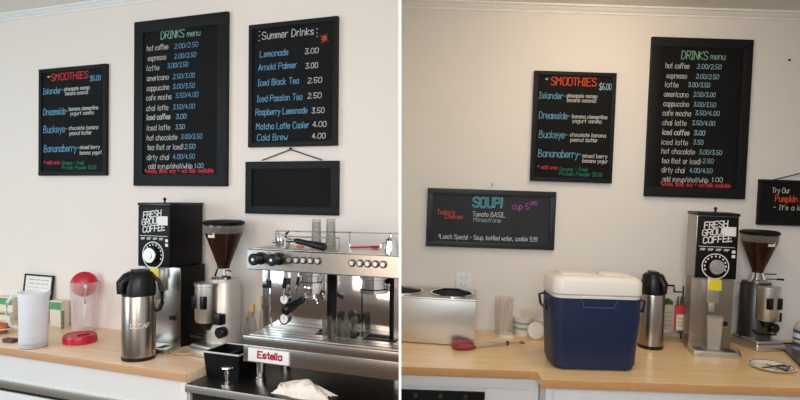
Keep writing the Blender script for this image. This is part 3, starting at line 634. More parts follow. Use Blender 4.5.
# doser grinders
def doser(bay, p, R, label, yaw=0, body_mat=pale_cast, hs=1.0, side_mat=None, dx0=-.022):
    """R = radius of the hopper, all other sizes follow"""
    t = thing('doser_grinder', label, 'coffee grinder', bay, p, yaw)
    k = R / 0.105; H = hs
    def z(v): return v * H
    m = MB(); m.box(-.092 * k, .092 * k, -.140 * k, .085 * k, 0, z(.034), .012 * k, 3); m.box(-.085 * k, .085 * k, -.13 * k, .08 * k, z(.034), z(.050), .012 * k, 3); m.build('base', steel_soft, t)
    m = MB(); m.lathe([(0, z(.036)), (.092 * k, z(.036)), (.088 * k, z(.07)), (.084 * k, z(.30)), (.074 * k, z(.315)), (0, z(.315))], (.006 * k, .015 * k, 0), 32); m.build('motor_body', side_mat or body_mat, t)
    m = MB(); m.lathe([(0, z(.315)), (.06 * k, z(.315)), (.06 * k, z(.325)), (.048 * k, z(.328)), (.04 * k, z(.345)), (.034 * k, z(.36)), (0, z(.36))], (.006 * k, .01 * k, 0), 28); m.build('collar', chrome, t)
    m = MB(); m.lathe([(0, z(.14)), (.056 * k, z(.14)), (.062 * k, z(.15)), (.062 * k, z(.29)), (.066 * k, z(.292)), (.066 * k, z(.304)), (0, z(.306))], (dx0 * k, -.075 * k, 0), 28); m.build('doser_chamber', steel_soft, t)
    m = MB()
    for a in (-.044, .014): m.box((a + dx0) * k, (a + dx0 + .030) * k, -.1405 * k, -.11 * k, z(.20), z(.255), .006 * k, 2)
    m.build('doser_window', black, t)
    m = MB(); m.lathe([(0, z(.105)), (.018 * k, z(.105)), (.042 * k, z(.135)), (.044 * k, z(.14)), (0, z(.14))], (dx0 * k, -.075 * k, 0), 24); m.build('outlet', black, t)
    m = MB(); m.tube([(-.05 * k, -.05 * k, z(.085)), (-.065 * k, -.11 * k, z(.08)), (-.05 * k, -.155 * k, z(.088)), (0, -.165 * k, z(.09)), (.018 * k, -.14 * k, z(.085))], .006 * k, 8); m.build('portafilter_fork', black, t)
    m = MB(); m.box(.042 * k, .090 * k, -.10 * k, -.055 * k, z(.135), z(.18), .006 * k, 2); m.build('switch_box', black, t)
    m = MB(); m.cyl((.064 * k, -.04 * k, z(.10)), (.068 * k, -.085 * k, z(.10)), .028 * k); m.build('knob', black, t)
    m = MB(); m.tube([(.02 * k, -.02 * k, z(.332)), (.09 * k, -.05 * k, z(.334))], .003 * k, 8); m.tube([(.085 * k, -.048 * k, z(.334)), (.12 * k, -.06 * k, z(.334))], .006 * k, 8); m.build('adjusting_lever', black, t)
    m = MB(); m.tube([(.02 * k, -.0 * k, z(.353)), (.06 * k, -.02 * k, z(.355)), (.095 * k, -.03 * k, z(.356))], .004 * k, 8); m.build('hopper_slide', dark_steel, t)
    m = MB(); m.lathe([(.030 * k, z(.358)), (.034 * k, z(.375)), (.096 * k, z(.51)), (.100 * k, z(.535)), (.100 * k, z(.548)), (.096 * k, z(.548)), (.092 * k, z(.51)), (.030 * k, z(.38))], (.006 * k, .01 * k, 0), 40); hp = m.build('hopper', smoke, t)
    m = MB(); m.lathe([(0, z(.37)), (.028 * k, z(.375)), (.068 * k, z(.46)), (.066 * k, z(.464)), (0, z(.474))], (.006 * k, .01 * k, 0), 32); m.build('beans', beans, hp)
    m = MB(); m.lathe([(.0985 * k, z(.512)), (.1015 * k, z(.540)), (.1015 * k, z(.545)), (.099 * k, z(.545))], (.006 * k, .01 * k, 0), 40); m.build('hopper_band', clear_pl, hp)
    m = MB(); m.lathe([(0, z(.548)), (.104 * k, z(.548)), (.107 * k, z(.552)), (.107 * k, z(.560)), (.09 * k, z(.566)), (0, z(.570))], (.006 * k, .01 * k, 0), 40); m.build('hopper_lid', black_sat, t)
    m = MB(); m.box(-.01 * k, .032 * k, -.084 * k, -.078 * k, z(.495), z(.517)); m.build('hopper_label', paper_tan, hp, label='small pale label on the hopper')
    return t
p = az('L', 219, 342.5); 
p = Vector((ay('L', 221, 330, 2.36).x, 2.36, -0.76)); R = rad('L', p, 43) * .97; H = hh('L', p, 220.5) / .565
doser('L', p, R, 'pale metal doser grinder with a dark bean hopper beside the espresso machine', -8, pale_cast, H)
# bottles
def bottle(px, ytop, y, r_, label, cap=yellow_cap):
    c = Vector((ay('L', px, 330, y).x, y, -0.80)); H = hh('L', c, ytop)
    t = thing('syrup_bottle', label, 'bottle', 'L', c, 0, 'small bottles beside the espresso machine')
    m = MB(); m.lathe([(0, 0), (r_, 0), (r_, H * .62), (r_ * .85, H * .70), (r_ * .4, H * .80), (r_ * .4, H * .90), (r_ * .33, H * .9), (r_ * .33, H * .8), (0, H * .79)], seg=20); m.build('body', glass, t)
    m = MB(); m.lathe([(0, H * .88), (r_ * .52, H * .88), (r_ * .52, H), (0, H)], seg=16); m.build('cap', cap, t)
bottle(252.5, 304, 2.38, .020, 'low clear bottle with a yellow cap left of the steam wand')
bottle(262, 296, 2.45, .014, 'slim clear bottle with a yellow cap behind the steam wand')
bottle(247, 311, 2.44, .013, 'smallest clear bottle against the doser grinder')

# knock box
fl_ = az('L', 202.5, 377.5, -.80); fr_ = az('L', 240.5, 381, -.80)
W2 = fr_.x - fl_.x; Hk = hh('L', fl_, 352); p = Vector((fl_.x, 2.118, -.80)); Dk = .155
t = thing('knock_box', 'black knock box with a pale rim on the steel counter', 'knock box', 'L', p)
m = MB(); th = .006
m.prism([(0.006, 0), (W2 - .004, 0), (W2 - .004, th), (0.006, th)], 0, .001)
def wallp(mb, a, b_, c, d): 
    vs = [mb.bm.verts.new(v) for v in (*a, *b_)]; mb.bm.faces.new(vs)
bm_ = m.bm
bmesh.ops.delete(bm_, geom=bm_.verts[:], context='VERTS')
def ring(z_, ins): return [(ins, ins, z_), (W2 - ins, ins, z_), (W2 - ins, Dk - ins, z_), (ins, Dk - ins, z_)]
rs = [ring(0, .008), ring(Hk, -.002), ring(Hk, .006), ring(.01, .014)]
vv = [[bm_.verts.new(c) for c in r_] for r_ in rs]
bm_.faces.new(vv[0][::-1]); bm_.faces.new(vv[3])
for a, b_ in zip(vv, vv[1:]):
    for i in range(4): bm_.faces.new((a[i], a[(i + 1) % 4], b_[(i + 1) % 4], b_[i]))
bmesh.ops.recalc_face_normals(bm_, faces=bm_.faces[:]); m.build('body', black_sat, t)
m = MB(); m.tube([(-.001, -.001, Hk), (W2 + .001, -.001, Hk), (W2 + .001, Dk, Hk), (-.001, Dk, Hk)], .0042, 8, True); m.build('rim', pale_cast, t, label='pale rim around the opening')
m = MB(); m.tube([(W2 / 2, 0, Hk * .8), (W2 / 2, Dk, Hk * .8)], .010, 10); m.build('knock_bar', black, t)
# tamper
p = az('L', 227, 385.5, -.80); H = hh('L', p, 366.5); r = rad('L', p, 13)
m = MB(); m.lathe([(0, 0), (r, 0), (r, .008), (r * .4, .012), (r * .28, H * .35), (r * .45, H * .55), (r * .36, H * .78), (r * .7, H * .88), (r * .95, H * .93), (r * .9, H * .98), (0, H)], seg=28)
tag(m.build('tamper', chrome, None, 'L', p), 'polished metal tamper standing in front of the knock box', 'tamper')

# ------------------------------------------------------------------ espresso machine
XL, YB, YH, YP = -1.477, 2.08, 2.10, 2.226
O = Vector((XL, YB, -.80))
em = thing('espresso_machine', 'wide stainless steel two-group espresso machine with Estella nameplate', 'espresso machine', 'L', O)
def emp(name, mb, mat, label=None, parent=None, cut=True, smooth=True):
    bmesh.ops.translate(mb.bm, vec=-O, verts=mb.bm.verts)
    if cut: mb.cut('L', O)
    return mb.build(name, mat, parent or em, label=label, smooth=smooth)
m = MB(); m.box(XL, -.5, YB, 2.40, -.697, -.628, .002); m.box(XL, -.5, YB - .005, 2.40, -.626, -.589, .003); m.box(XL + .004, -.5, YB + .003, 2.39, -.630, -.62); emp('base', m, steel)
m = MB(); m.box(XL + .02, -.5, YB + .012, YP, -.5885, -.5855, .001); dt = emp('drip_tray', m, steel_soft)
m = MB()
for k in range(3):
    y_ = YB + .03 + k * .04; m.box(XL + .05, -.5, y_, y_ + .003, -.5857, -.5850)
for px0, px1 in ((305, 352), (364, 399)):
    a = az('L', px0, 338, -.585); b_ = az('L', px1, 340, -.585); m.box(a.x, min(b_.x, -.5), YP - .03, YP - .004, -.5857, -.5846)
emp('tray_slots', m, void, parent=dt)
a = ay('L', 249, 347, YB - .001); b_ = ay('L', 289.5, 367, YB - .001)
m = MB(); m.box(a.x, b_.x, YB - .008, YB, -.690, -.636, .001); npz = emp('nameplate', m, white_print, cut=False)
m = MB(); a = ay('L', 257.5, 358.5, YB - .008); b_ = ay('L', 281.5, 361, YB - .008)
ink(m, 'Estella', a.x, -.6725, b_.x, .0255, .0066, YB - .008, slant=.06); 
for k in range(7): 
    xx = a.x + (b_.x - a.x) * (k + .25) / 7; m.box(xx - .005, xx + .005, YB - .0086, YB - .008, -.6745, -.6715)
emp('lettering', m, red_print, 'crimson lettering', npz, cut=False, smooth=False)
for x_, y_ in ((XL + .030, 2.162), (XL + .030, 2.36), (-.9, 2.36)):
    m = MB(); m.lathe([(0, 0), (.024, 0), (.024, .02), (.021, .024), (.021, .104), (0, .104)], (x_, y_, -.80), 24); emp('leg', m, chrome, cut=False)
# rear panels with dark channels
m = MB(); m.box(XL, -.5, YP + .02, 2.40, -.589, -.25); emp('rear_housing', m, black_sat)
def span(p0, p1, z0=-.588, z1=-.30, y=YP):
    a = ay('L', p0, 310, y).x; b_ = ay('L', p1, 310, y).x; mm = MB(); mm.box(a, b_, y, y + .02, z0, z1, .002); return mm
emp('splash_panel', span(262.5, 327), mirror); emp('splash_panel', span(336.5, 361.5), mirror); emp('splash_panel', span(362.5, 389.5, z1=-.36), mirror)
m = MB(); a = ay('L', 394, 310, YP); m.box(a.x, a.x + .3, YP, YP + .02, -.588, -.30); emp('splash_panel', m, steel)
m = MB(); m.box(XL, XL + .03, YP + .0, 2.36, -.589, -.30, .003); emp('side_panel', m, steel)
# head
m = MB(); m.prism([(YH, -.316), (YH + .004, -.238), (YH + .012, -.235), (2.36, -.235), (2.36, -.31), (YP + .01, -.316)], XL, -.4, 'x'); emp('head', m, steel)
m = MB(); m.box(XL + .002, -.4, YH + .002, YP + .02, -.320, -.3155); emp('head_underside', m, dark_steel)
m = MB(); m.box(XL + .012, -.4, YH + .02, 2.35, -.2352, -.2335, .0005); emp('cup_tray', m, steel_soft)
for x_ in (260.5, 278.5):
    c = ay('L', x_, 258.8 if x_ > 265 else 258.3, YH); m = MB(); rot_ = Matrix.Rotation(PI / 2, 4, 'X')
    m.lathe([(0, 0), (.026, 0), (.026, .004), (.019, .006), (.020, .035), (.024, .038), (.024, .052), (.019, .056), (0, .056)], c, 28, rot_); kn = emp('steam_knob', m, black, cut=False)
    m = MB(); m.lathe([(0, 0), (.006, 0), (.006, .001), (0, .001)], c + Vector((0, -.056, 0)), 16, rot_); emp('knob_symbol', m, white_print, parent=kn, cut=False)
for x_, y_ in ((289, 260), (296.2, 260.2), (303.4, 260.4), (310.6, 260.6), (317.6, 261), (352, 263), (360, 263.3), (367.7, 263.7), (375.5, 264), (383.2, 264.4)):
    c = ay('L', x_, y_, YH); rot_ = Matrix.Rotation(PI / 2, 4, 'X')
    m = MB(); m.lathe([(0, 0), (.0145, 0), (.0145, .004), (.0115, .005), (.0115, .003), (0, .003)], c, 24, rot_); bt = emp('dose_button', m, dark_steel, cut=False)
    m = MB(); m.lathe([(0, .003), (.0105, .003), (.009, .007), (0, .007)], c, 20, rot_); m2 = emp('button_face', m, steel_soft, parent=bt, cut=False)
# groups
def group_head(px, r_, zlow, dy=.02):
    c = ay('L', px, 285, YH + .06 + dy); m = MB()
    m.lathe([(0, -.315), (r_ * 1.1, -.315), (r_ * 1.1, -.335), (r_ * .9, -.340), (r_ * .9, zlow + .018), (r_ * 1.05, zlow + .014), (r_ * 1.05, zlow), (0, zlow)], (c.x, c.y, 0), 32); emp('group_head', m, chrome, cut=False)
    return c
c1 = group_head(312, .050, -.380); c2 = group_head(374, .052, -.392)
for dx in (-.052, .054):
    m = MB(); m.cyl((c1.x + dx, c1.y + .01, -.316), (c1.x + dx, c1.y + .01, -.40), .011); emp('water_pipe', m, chrome, cut=False)
# fitted portafilter
m = MB(); m.lathe([(0, -.380), (.044, -.380), (.046, -.396), (.040, -.418), (.014, -.428), (.010, -.44), (0, -.44)], (c1.x, c1.y, 0), 28); m.tube([(c1.x - .005, c1.y, -.43), (c1.x - .022, c1.y, -.437), (c1.x - .028, c1.y, -.455)], .007, 8); m.tube([(c1.x + .005, c1.y, -.43), (c1.x + .022, c1.y, -.437), (c1.x + .028, c1.y, -.455)], .007, 8)
pf = thing('portafilter', 'chrome portafilter with black handle locked in the group head', 'portafilter', 'L', (c1.x, c1.y, -.455))
def sub(mb, o, name, mat, parent, **k): bmesh.ops.translate(mb.bm, vec=-Vector(o), verts=mb.bm.verts); return mb.build(name, mat, parent, **k)
sub(m, (c1.x, c1.y, -.455), 'basket_holder', chrome, pf)
h0 = ay('L', 304, 299, c1.y - .05); h1 = ay('L', 283.5, 311.5, c1.y - .17)
m = MB(); m.tube([(c1.x - .02, c1.y - .03, -.395), h0 + Vector((.01, .01, .005)), h0], [.008, .008, .009], 10)
sub(m, (c1.x, c1.y, -.455), 'neck', chrome, pf)
m = MB(); m.tube([h0, h0.lerp(h1, .1), h0.lerp(h1, .35), h0.lerp(h1, .7), h0.lerp(h1, .93), h1], [.011, .016, .015, .020, .021, .011], 14); sub(m, (c1.x, c1.y, -.455), 'handle', black, pf)
# gauges, steam wand, hose
for y_ in (299, 318.5):
    c = ay('L', 285, y_, YP - .002); rot_ = Matrix.Rotation(PI / 2, 4, 'X')
    m = MB(); m.lathe([(0, 0), (.024, 0), (.024, .010), (.020, .012), (.020, .008), (0, .008)], c, 28, rot_); gg = emp('pressure_gauge', m, dark_steel, cut=False)
    m = MB(); m.lathe([(0, .008), (.0195, .008), (.0195, .0086), (0, .0086)], c, 24, rot_); emp('gauge_face', m, paper, parent=gg, cut=False)
    m = MB(); m.box(c.x - .001, c.x + .001, c.y - .0096, c.y - .0087, c.z - .004, c.z + .013); emp('needle', m, black_ink, parent=gg, cut=False)
a = [ay('L', x_, y_, 2.15) for x_, y_ in ((269.5, 268), (269, 285), (269, 305), (270, 318), (272, 326))]
m = MB(); m.tube(a, [.0065, .0065, .006, .006, .004], 10); sw = emp('steam_wand', m, chrome, cut=False)
m = MB(); m.tube([a[1] + Vector((0, 0, .022)), a[1], a[1] - Vector((0, 0, .012))], .011, 10); m.tube([a[1] - Vector((0, 0, .004)), a[1] + Vector((-.026, -.004, -.006))], .008, 8); emp('grip', m, black, parent=sw, cut=False)
a = [ay('L', x_, y_, 2.17) for x_, y_ in ((285.5, 268), (285.5, 280), (284, 288), (283, 296))]
m = MB(); m.tube(a, [.006, .006, .005, .006], 10); hw_ = emp('hot_water_spout', m, chrome, cut=False)
m = MB(); m.tube([a[1] + Vector((0, 0, .01)), a[2]], .0095, 10); emp('grip', m, black, parent=hw_, cut=False)
# cup rail
def topz(px, py, y): return ay('L', px, py, y)
m = MB(); rr = .0028
fr0, fr1 = ay('L', 291, 236.5, 2.13), ay('L', 339.5, 238, 2.13); bk0, bk1 = ay('L', 279, 231, 2.31), ay('L', 402, 233.5, 2.31)
fl0 = ay('L', 276, 233, 2.20)
m.tube([fr1, fr0, fl0 + Vector((.03, -.05, .002)), fl0, bk0 + Vector((.0, -.03, 0)), bk0, bk1], rr, 8)
for q in (fl0, fr1, bk0, ay('L', 350, 232.3, 2.31)): m.tube([q, Vector((q.x, q.y, -.234))], rr, 8)
q = Vector((fr1.x, fr1.y, (fr1.z - .234) / 2)); 
emp('cup_rail', m, chrome)
# things on top of the machine
TZ = -.2335
for k, (px_, yy) in enumerate(((316.3, 2.235), (330.7, 2.225))):
    c = Vector((ay('L', px_, 240, yy).x, yy, TZ)); H = hh('L', c, 219.5 if k == 0 else 219); r_ = rad('L', c, 10.5)
    m = MB(); m.lathe([(r_ * 1.0, 0), (r_ * .84, H - .012), (r_ * .84, H), (0, H), (0, H - .010), (r_ * .76, H - .012), (r_ * .93, 0), (r_ * 1.0, 0)], seg=28)
    tag(m.build('tumbler', glass, None, 'L', c), ('upturned clear tumbler on the machine, beside the portafilter end' if k else 'upturned clear tumbler on the machine, above the portafilter handle'), 'glass', 'tumblers on the espresso machine')
c = Vector((ay('L', 283.5, 245, 2.15).x, 2.15, TZ)); pf2 = thing('portafilter', 'portafilter with black handle lying on top of the machine', 'portafilter', 'L', c)
m = MB(); m.lathe([(0, .004), (.020, .004), (.028, .012), (.029, .036), (.033, .038), (.033, .045), (.027, .045), (.026, .014), (0, .012)], (0, 0, 0), 28); m.tube([(-.02, -.028, .03), (-.032, -.036, .03)], .005, 8); m.build('basket_holder', chrome, pf2)
h0 = ay('L', 295, 240.5, 2.13) - c; h1 = ay('L', 326, 247.5, 2.12) - c
m = MB(); m.tube([Vector((.02, -.01, .034)), h0], .008, 10); m.build('neck', chrome, pf2)
m = MB(); m.tube([h0, h0.lerp(h1, .08), h0.lerp(h1, .35), h0.lerp(h1, .7), h0.lerp(h1, .95), h1], [.008, .012, .0115, .015, .0165, .009], 14); m.build('handle', black, pf2)
c = Vector((ay('L', 277, 245, 2.28).x + .05, 2.27, TZ)); m = MB(); m.cyl((0, 0, 0), (0, 0, .03), .008); m.tube([(0, 0, .03), (.004, 0, .055), (.016, 0, .065)], [.006, .006, .003], 8)
tag(m.build('black_brush', black, None, 'L', c), 'small black tool standing behind the portafilter basket', 'tool')
m = MB(); bumpy(m, (0, 0, .008), .014, (1.5, .9, .5), 9); tag(m.build('orange_peel', pm('orange_rag', (206, 120, 92), .8), None, 'L', Vector((ay('L', 297, 249, 2.16).x, 2.19, TZ))), 'small orange-pink scrap under the portafilter handle', 'scrap')
# red spoon
a = az('L', 350, 247.5, TZ + .006); b_ = az('L', 370, 247, TZ + .006); c_ = az('L', 380, 248, TZ + .006)
o_ = Vector((b_.x, b_.y, TZ)); m = MB(); m.tube([a - o_, a.lerp(b_, .5) - o_, b_ - o_], [.0045, .004, .004], 8); sp = thing('red_spoon', 'red plastic measuring spoon lying on top of the espresso machine', 'spoon', 'L', o_); m.build('handle', red_plastic, sp)
m = MB(); m.lathe([(0, -.004), (.016, -.003), (.022, .006), (.020, .006), (.014, 0), (0, -.001)], tuple(b_.lerp(c_, .5) - o_), 20, None, 1.0, 1.2); m.build('bowl', red_plastic, sp)
# steel jug at the right end
c = Vector((ay('L', 391.5, 245, 2.14).x, 2.14, TZ)); H = hh('L', c, 239); jg = thing('small_steel_jug', 'small chrome lidded pot at the right end of the machine top', 'pot', 'L', c)
m = MB(); r_ = .026; m.lathe([(0, 0), (r_, 0), (r_ * 1.02, H * .5), (r_ * .8, H * .85), (r_ * .86, H), (0, H * .96)], seg=28); m.cut('L', c); m.build('body', chrome, jg)
m = MB(); m.lathe([(0, H * .96), (r_ * .8, H), (r_ * .3, H * 1.15), (r_ * .26, H * 1.28), (r_ * .3, H * 1.4), (0, H * 1.45)], seg=24); m.cut('L', c); m.build('lid', chrome, jg)
m = MB(); m.tube([(-r_ * .8, -.004, H * .8), (-r_ * 1.5, -.006, H * .7), (-r_ * 1.55, -.006, H * .35)], .004, 8); m.build('handle', chrome, jg)
# shot glasses
gl = None
for k, (px_, py_, lab) in enumerate(((327, 336.5, 'shot glass at the near end of the cluster, beside the tray edge'), (336, 339.5, 'shot glass at the front of the cluster'), (345.5, 341, 'shot glass at the front, next to the clear gap'), (333, 331.5, 'shot glass in the back row behind the first'),
                                     (344, 333, 'shot glass in the middle of the cluster'), (355.5, 335.5, 'shot glass at the far end by the group head'), (352, 330, 'shot glass hidden furthest back'))):
    c = az('L', px_, py_, -.5855)
    if gl is None:
        r_ = rad('L', c, 11.0); H = hh('L', c, 317.5)
        m = MB(); m.lathe([(0, 0), (r_ * .78, 0), (r_ * .8, .004), (r_, H), (r_ * .90, H), (r_ * .7, H * .22), (0, H * .2)], seg=24)
        gl = tag(m.build('shot_glass', shot_glass_mat, None, 'L', c), lab, 'shot glass', 'shot glasses on the drip tray')
    else:
        o = gl.copy(); C.objects.link(o); put(o, 'L', c); o['label'] = lab
# towel
def towel():
    c = az('L', 303, 394.5, -.80); b = bmesh.new(); nx, ny = 60, 30; hw = .125; hd = .05; vs = {}
    prof = [(0, .010), (.06, .028), (.2, .034), (.35, .044), (.5, .054), (.62, .056), (.74, .048), (.84, .036), (.93, .020), (1, .004)]
    def hgt(u):
        for (a, h1), (b2, h2) in zip(prof, prof[1:]):
            if a <= u <= b2: return h1 + (h2 - h1) * (u - a) / (b2 - a)
        return 0
    for j in range(ny + 1):
        for i in range(nx + 1):
            u, v = i / nx, j / ny; ang = PI * v
            wid = hd * (0.55 + .45 * math.sin(PI * min(1, u * 1.05 + .12))) 
            x = -hw + 2 * hw * u + .012 * math.sin(5 * v + 9 * u); y = -wid * math.cos(ang) + .010 * math.sin(7 * u)
            f = math.sin(ang) ** .55
            z_ = hgt(u) * f * (1 + .09 * math.sin(11 * u + 5 * v) + .05 * math.sin(23 * u - 7 * v)) + .003 * math.sin(40 * u + 12 * math.sin(4 * v)) * f
            vs[i, j] = b.verts.new((x, y, max(0.0005, z_)))
    for j in range(ny):
        for i in range(nx): b.faces.new((vs[i, j], vs[i + 1, j], vs[i + 1, j + 1], vs[i, j + 1]))
    low = [b.verts.new((vs[i, 0].co.x, vs[i, 0].co.y, 0)) for i in range(nx + 1)]
    m = MB(); m.join(b); tag(m.build('towel', terry, None, 'L', c), 'crumpled pale towel lying on the steel counter before the machine', 'towel')
towel()

# ------------------------------------------------------------------ right bay things
def boolean(o, cutter_mb):
    cu = cutter_mb.build('cutter', void, o.parent)
    md = o.modifiers.new('b', 'BOOLEAN'); md.operation = 'DIFFERENCE'; md.object = cu; md.solver = 'EXACT'
    bpy.context.view_layer.update(); dg = bpy.context.evaluated_depsgraph_get()
    me = bpy.data.meshes.new_from_object(o.evaluated_get(dg)); o.modifiers.clear(); o.data = me; bpy.data.objects.remove(cu)
# soup warmer
fr = az('R', 474.5, 347.2); yw = -7.0; Hs = ay('R', 474, 300, fr.y).z - fr.z
t = thing('soup_warmer', 'stainless steel soup warmer with two round wells', 'food warmer', 'R', fr, yw)
def cutR(mb, fill=True):     # clip a rotated thing against the partition
    Rz = Matrix.Rotation(math.radians(yw), 3, 'Z'); n = Rz.transposed() @ (BM['R'].transposed() @ Vector((1, 0, 0))); co = Rz.transposed() @ ((BM['R'].transposed() @ Vector((1, 0, 0))) * .0026 - fr)
    r = bmesh.ops.bisect_plane(mb.bm, geom=mb.bm.verts[:] + mb.bm.edges[:] + mb.bm.faces[:], plane_co=co, plane_no=-n, clear_outer=True)
    es = [g for g in r['geom_cut'] if isinstance(g, bmesh.types.BMEdge)]
    if es and fill: bmesh.ops.holes_fill(mb.bm, edges=es)
    return mb
Dw = 2.975 - fr.y - .044
m = MB(); m.box(-.5, 0, 0, Dw, .004, Hs - .006, .003); body = m.build('body', steel_soft, t)
m = MB(); m.box(-.5, .004, -.005, Dw + .004, Hs - .008, Hs, .003); top = m.build('top_plate', steel_soft, t)
iz = Matrix.Rotation(math.radians(-yw), 3, 'Z')
wells = []
well_mat = pm('well_interior', (58, 62, 68), 0.6, 0.2)
for px_ in (452.5, 403):
    c = iz @ (az('R', px_, 290.5 if px_ > 420 else 289, fr.z + Hs) - fr); wells.append(c); rw = .096
for c in wells:
    cm = MB(); cm.lathe([(0, Hs - .15), (rw, Hs - .15), (rw, Hs + .05), (0, Hs + .05)], (c.x, Dw * .5, 0), 40); boolean(top, cm)
    cm = MB(); cm.lathe([(0, Hs - .15), (rw, Hs - .15), (rw, Hs + .05), (0, Hs + .05)], (c.x, Dw * .5, 0), 40); boolean(body, cm)
for o_ in (body, top):      # end the housing at the partition
    Rz = Matrix.Rotation(math.radians(yw), 3, 'Z'); n = Rz.transposed() @ (BM['R'].transposed() @ Vector((1, 0, 0))); co = Rz.transposed() @ ((BM['R'].transposed() @ Vector((1, 0, 0))) * .0024 - fr) * S
    b = bmesh.new(); b.from_mesh(o_.data); bmesh.ops.triangulate(b, faces=b.faces[:]); bmesh.ops.bisect_plane(b, geom=b.verts[:] + b.edges[:] + b.faces[:], plane_co=co, plane_no=-n, clear_outer=True); b.to_mesh(o_.data); b.free()
for c in wells:
    m = MB(); m.lathe([(rw * .98, Hs - .148), (rw * .98, Hs), (rw * 1.08, Hs + .003), (rw * 1.08, Hs), (rw, Hs - .002), (rw * 1.0, Hs - .15), (0, Hs - .15), (0, Hs - .148), (rw * .98, Hs - .148)], (c.x, Dw * .5, 0), 40); cutR(m, False).build('well', well_mat, t, label='dark round well')
    m = MB(); m.lathe([(rw * 1.0, Hs + .0), (rw * 1.09, Hs + .0), (rw * 1.09, Hs + .004), (rw * 1.02, Hs + .006), (rw * .97, Hs + .003), (rw * .97, Hs - .004), (rw * 1.0, Hs)], (c.x, Dw * .5, 0), 40); cutR(m, False).build('rim_ring', chrome, t)
# outlet
a = ay('R', 456, 272.5, DR); b_ = ay('R', 471.3, 290, DR); c = Vector(((a.x + b_.x) / 2, DR - .006, b_.z)); hw = (b_.x - a.x) / 2; H = a.z - b_.z
t = thing('wall_outlet', 'white wall socket behind the soup warmer', 'socket', 'R', c)
m = MB(); m.box(-hw, hw, 0, .006, 0, H, .002); m.build('plate', outlet_mat, t)
m = MB()
for zz in (H * .72, H * .28):
    m.box(-.012, -.009, -.0008, .0, zz - .004, zz + .006); m.box(.009, .012, -.0008, .0, zz - .004, zz + .006); m.cyl((0, 0, zz - .010), (0, -.0008, zz - .010), .002, seg=8)
m.build('slots', grey_ink, t)
# tongs
g0 = az('R', 452, 349.5); g1 = az('R', 474, 348); g2 = az('R', 506, 346); g3 = az('R', 519.5, 344.8); o_ = g1
t = thing('tongs', 'steel tongs with dark red silicone tips lying on the worktop', 'tongs', 'R', o_)
def rel(v, z_=0): return Vector((v.x - o_.x, v.y - o_.y, z_))
for s_, zz in ((1, .020), (-1, .008)):
    tipm = MB(); u = (g1 - g0); n_ = Vector((-u.y, u.x, 0)).normalized() * .014 * s_
    pts = [rel(g0, zz), rel(g0.lerp(g1, .25), zz + .004) + n_ * .9, rel(g0.lerp(g1, .65), zz + .003) + n_ * 1.1, rel(g1, zz) + n_ * .7]
    tipm.tube(pts, [.006, .021, .023, .010], 12, flat=.62)
    tipm.build('silicone_tip', red_sil, t, label='dark red scalloped tip')
    m = MB(); m.tube([rel(g1, zz) + n_ * .7, rel(g1.lerp(g2, .5), zz) + n_ * .45, rel(g2, .012), rel(g3, .012)], [.0055, .0055, .006, .006], 8, flat=.55); m.build('arm', steel_soft, t)
m = MB(); d = (g3 - g2).normalized(); cc = rel(g3, .010) + d * .012; m.tube([cc + Vector((.011 * math.cos(a * PI / 8), .011 * math.sin(a * PI / 8) * 1.3, 0)) for a in range(16)], .0026, 8, True); m.build('hanging_ring', copper, t, label='copper-coloured ring')
m = MB(); q = rel(g2.lerp(g3, .1), .012); m.cyl(q - Vector((0, 0, .008)), q + Vector((0, 0, .010)), .007); m.build('pivot', dark_steel, t)
# straw holder and clear cup stack
p = azy('R', 503, 2.925); r = rad('R', p, 19); H = hh('R', p, 297.5)
t = thing('straw_holder', 'tall clear container of wrapped straws beside the soup warmer', 'container', 'R', p)
m = MB(); m.lathe(shell(r * .82, r, H, .0015), seg=28); m.build('container', clear_pl, t)
for k in range(9):
    a = k * 2 * PI / 9; x_, y_ = r * .45 * math.cos(a), r * .45 * math.sin(a)
    m = MB(); m.cyl((x_ * .7, y_ * .7, .006), (x_ * 1.2 + .005, y_ * 1.2, H * random.uniform(.93, 1.05)), .0042, seg=8); tag(m.build('straw', pm('straw_paper', (226, 206, 196), .7) if k == 0 else MATS['straw_paper'], None, 'R', p), 'pale wrapped straw standing in the tall clear container', 'straw', 'straws in the tall clear container')
p = az('R', 506, 336.5); r = rad('R', p, 18)
m = MB(); m.lathe([(0, 0), (r, 0), (r, .004), (r * .9, .006), (r * .86, .014), (r * .80, .015), (r * .76, .005), (0, .005)], seg=32)
tag(m.build('cup_lid', pm('frosted_lid', (226, 218, 200), .35), None, 'R', p), 'flat pale plastic lid lying before the straw container', 'lid')
p = azy('R', 522.5, 2.925); r = rad('R', p, 20); H = hh('R', p, 316.5)
t = thing('paper_cup', 'short paper soup cup with green bands holding wooden sticks', 'cup', 'R', p)
m = MB(); m.lathe(shell(r * .84, r, H, .002), seg=32); m.build('cup', paper, t)
for k in range(2):
    m = MB(); z0 = H * (.35 + .3 * k); rr = r * (.84 + .16 * (z0 / H)) + .0012; m.lathe([(rr - .0012, z0), (rr, z0), (rr + .0016, z0 + H * .12), (rr - .001, z0 + H * .12)], seg=32); m.build('printed_band', band_green, t, label='green printed band')
for k, (dx, dy, tx) in enumerate(((-.008, 0, .000), (-.002, .006, .014), (.004, -.004, .030), (.010, .004, .044), (.014, -.002, .055))):
    m = MB(); L0 = Vector((dx, dy, .006)); L1 = Vector((dx + tx, dy, H + .040 - .006 * (k % 2))); m.tube([L0, L1], .0062, 6, flat=.5); tag(m.build('wooden_stirrer', paper_tan, None, 'R', p), 'pale stirring stick standing in the green-banded cup', 'stirrer', 'stirring sticks in the banded cup')
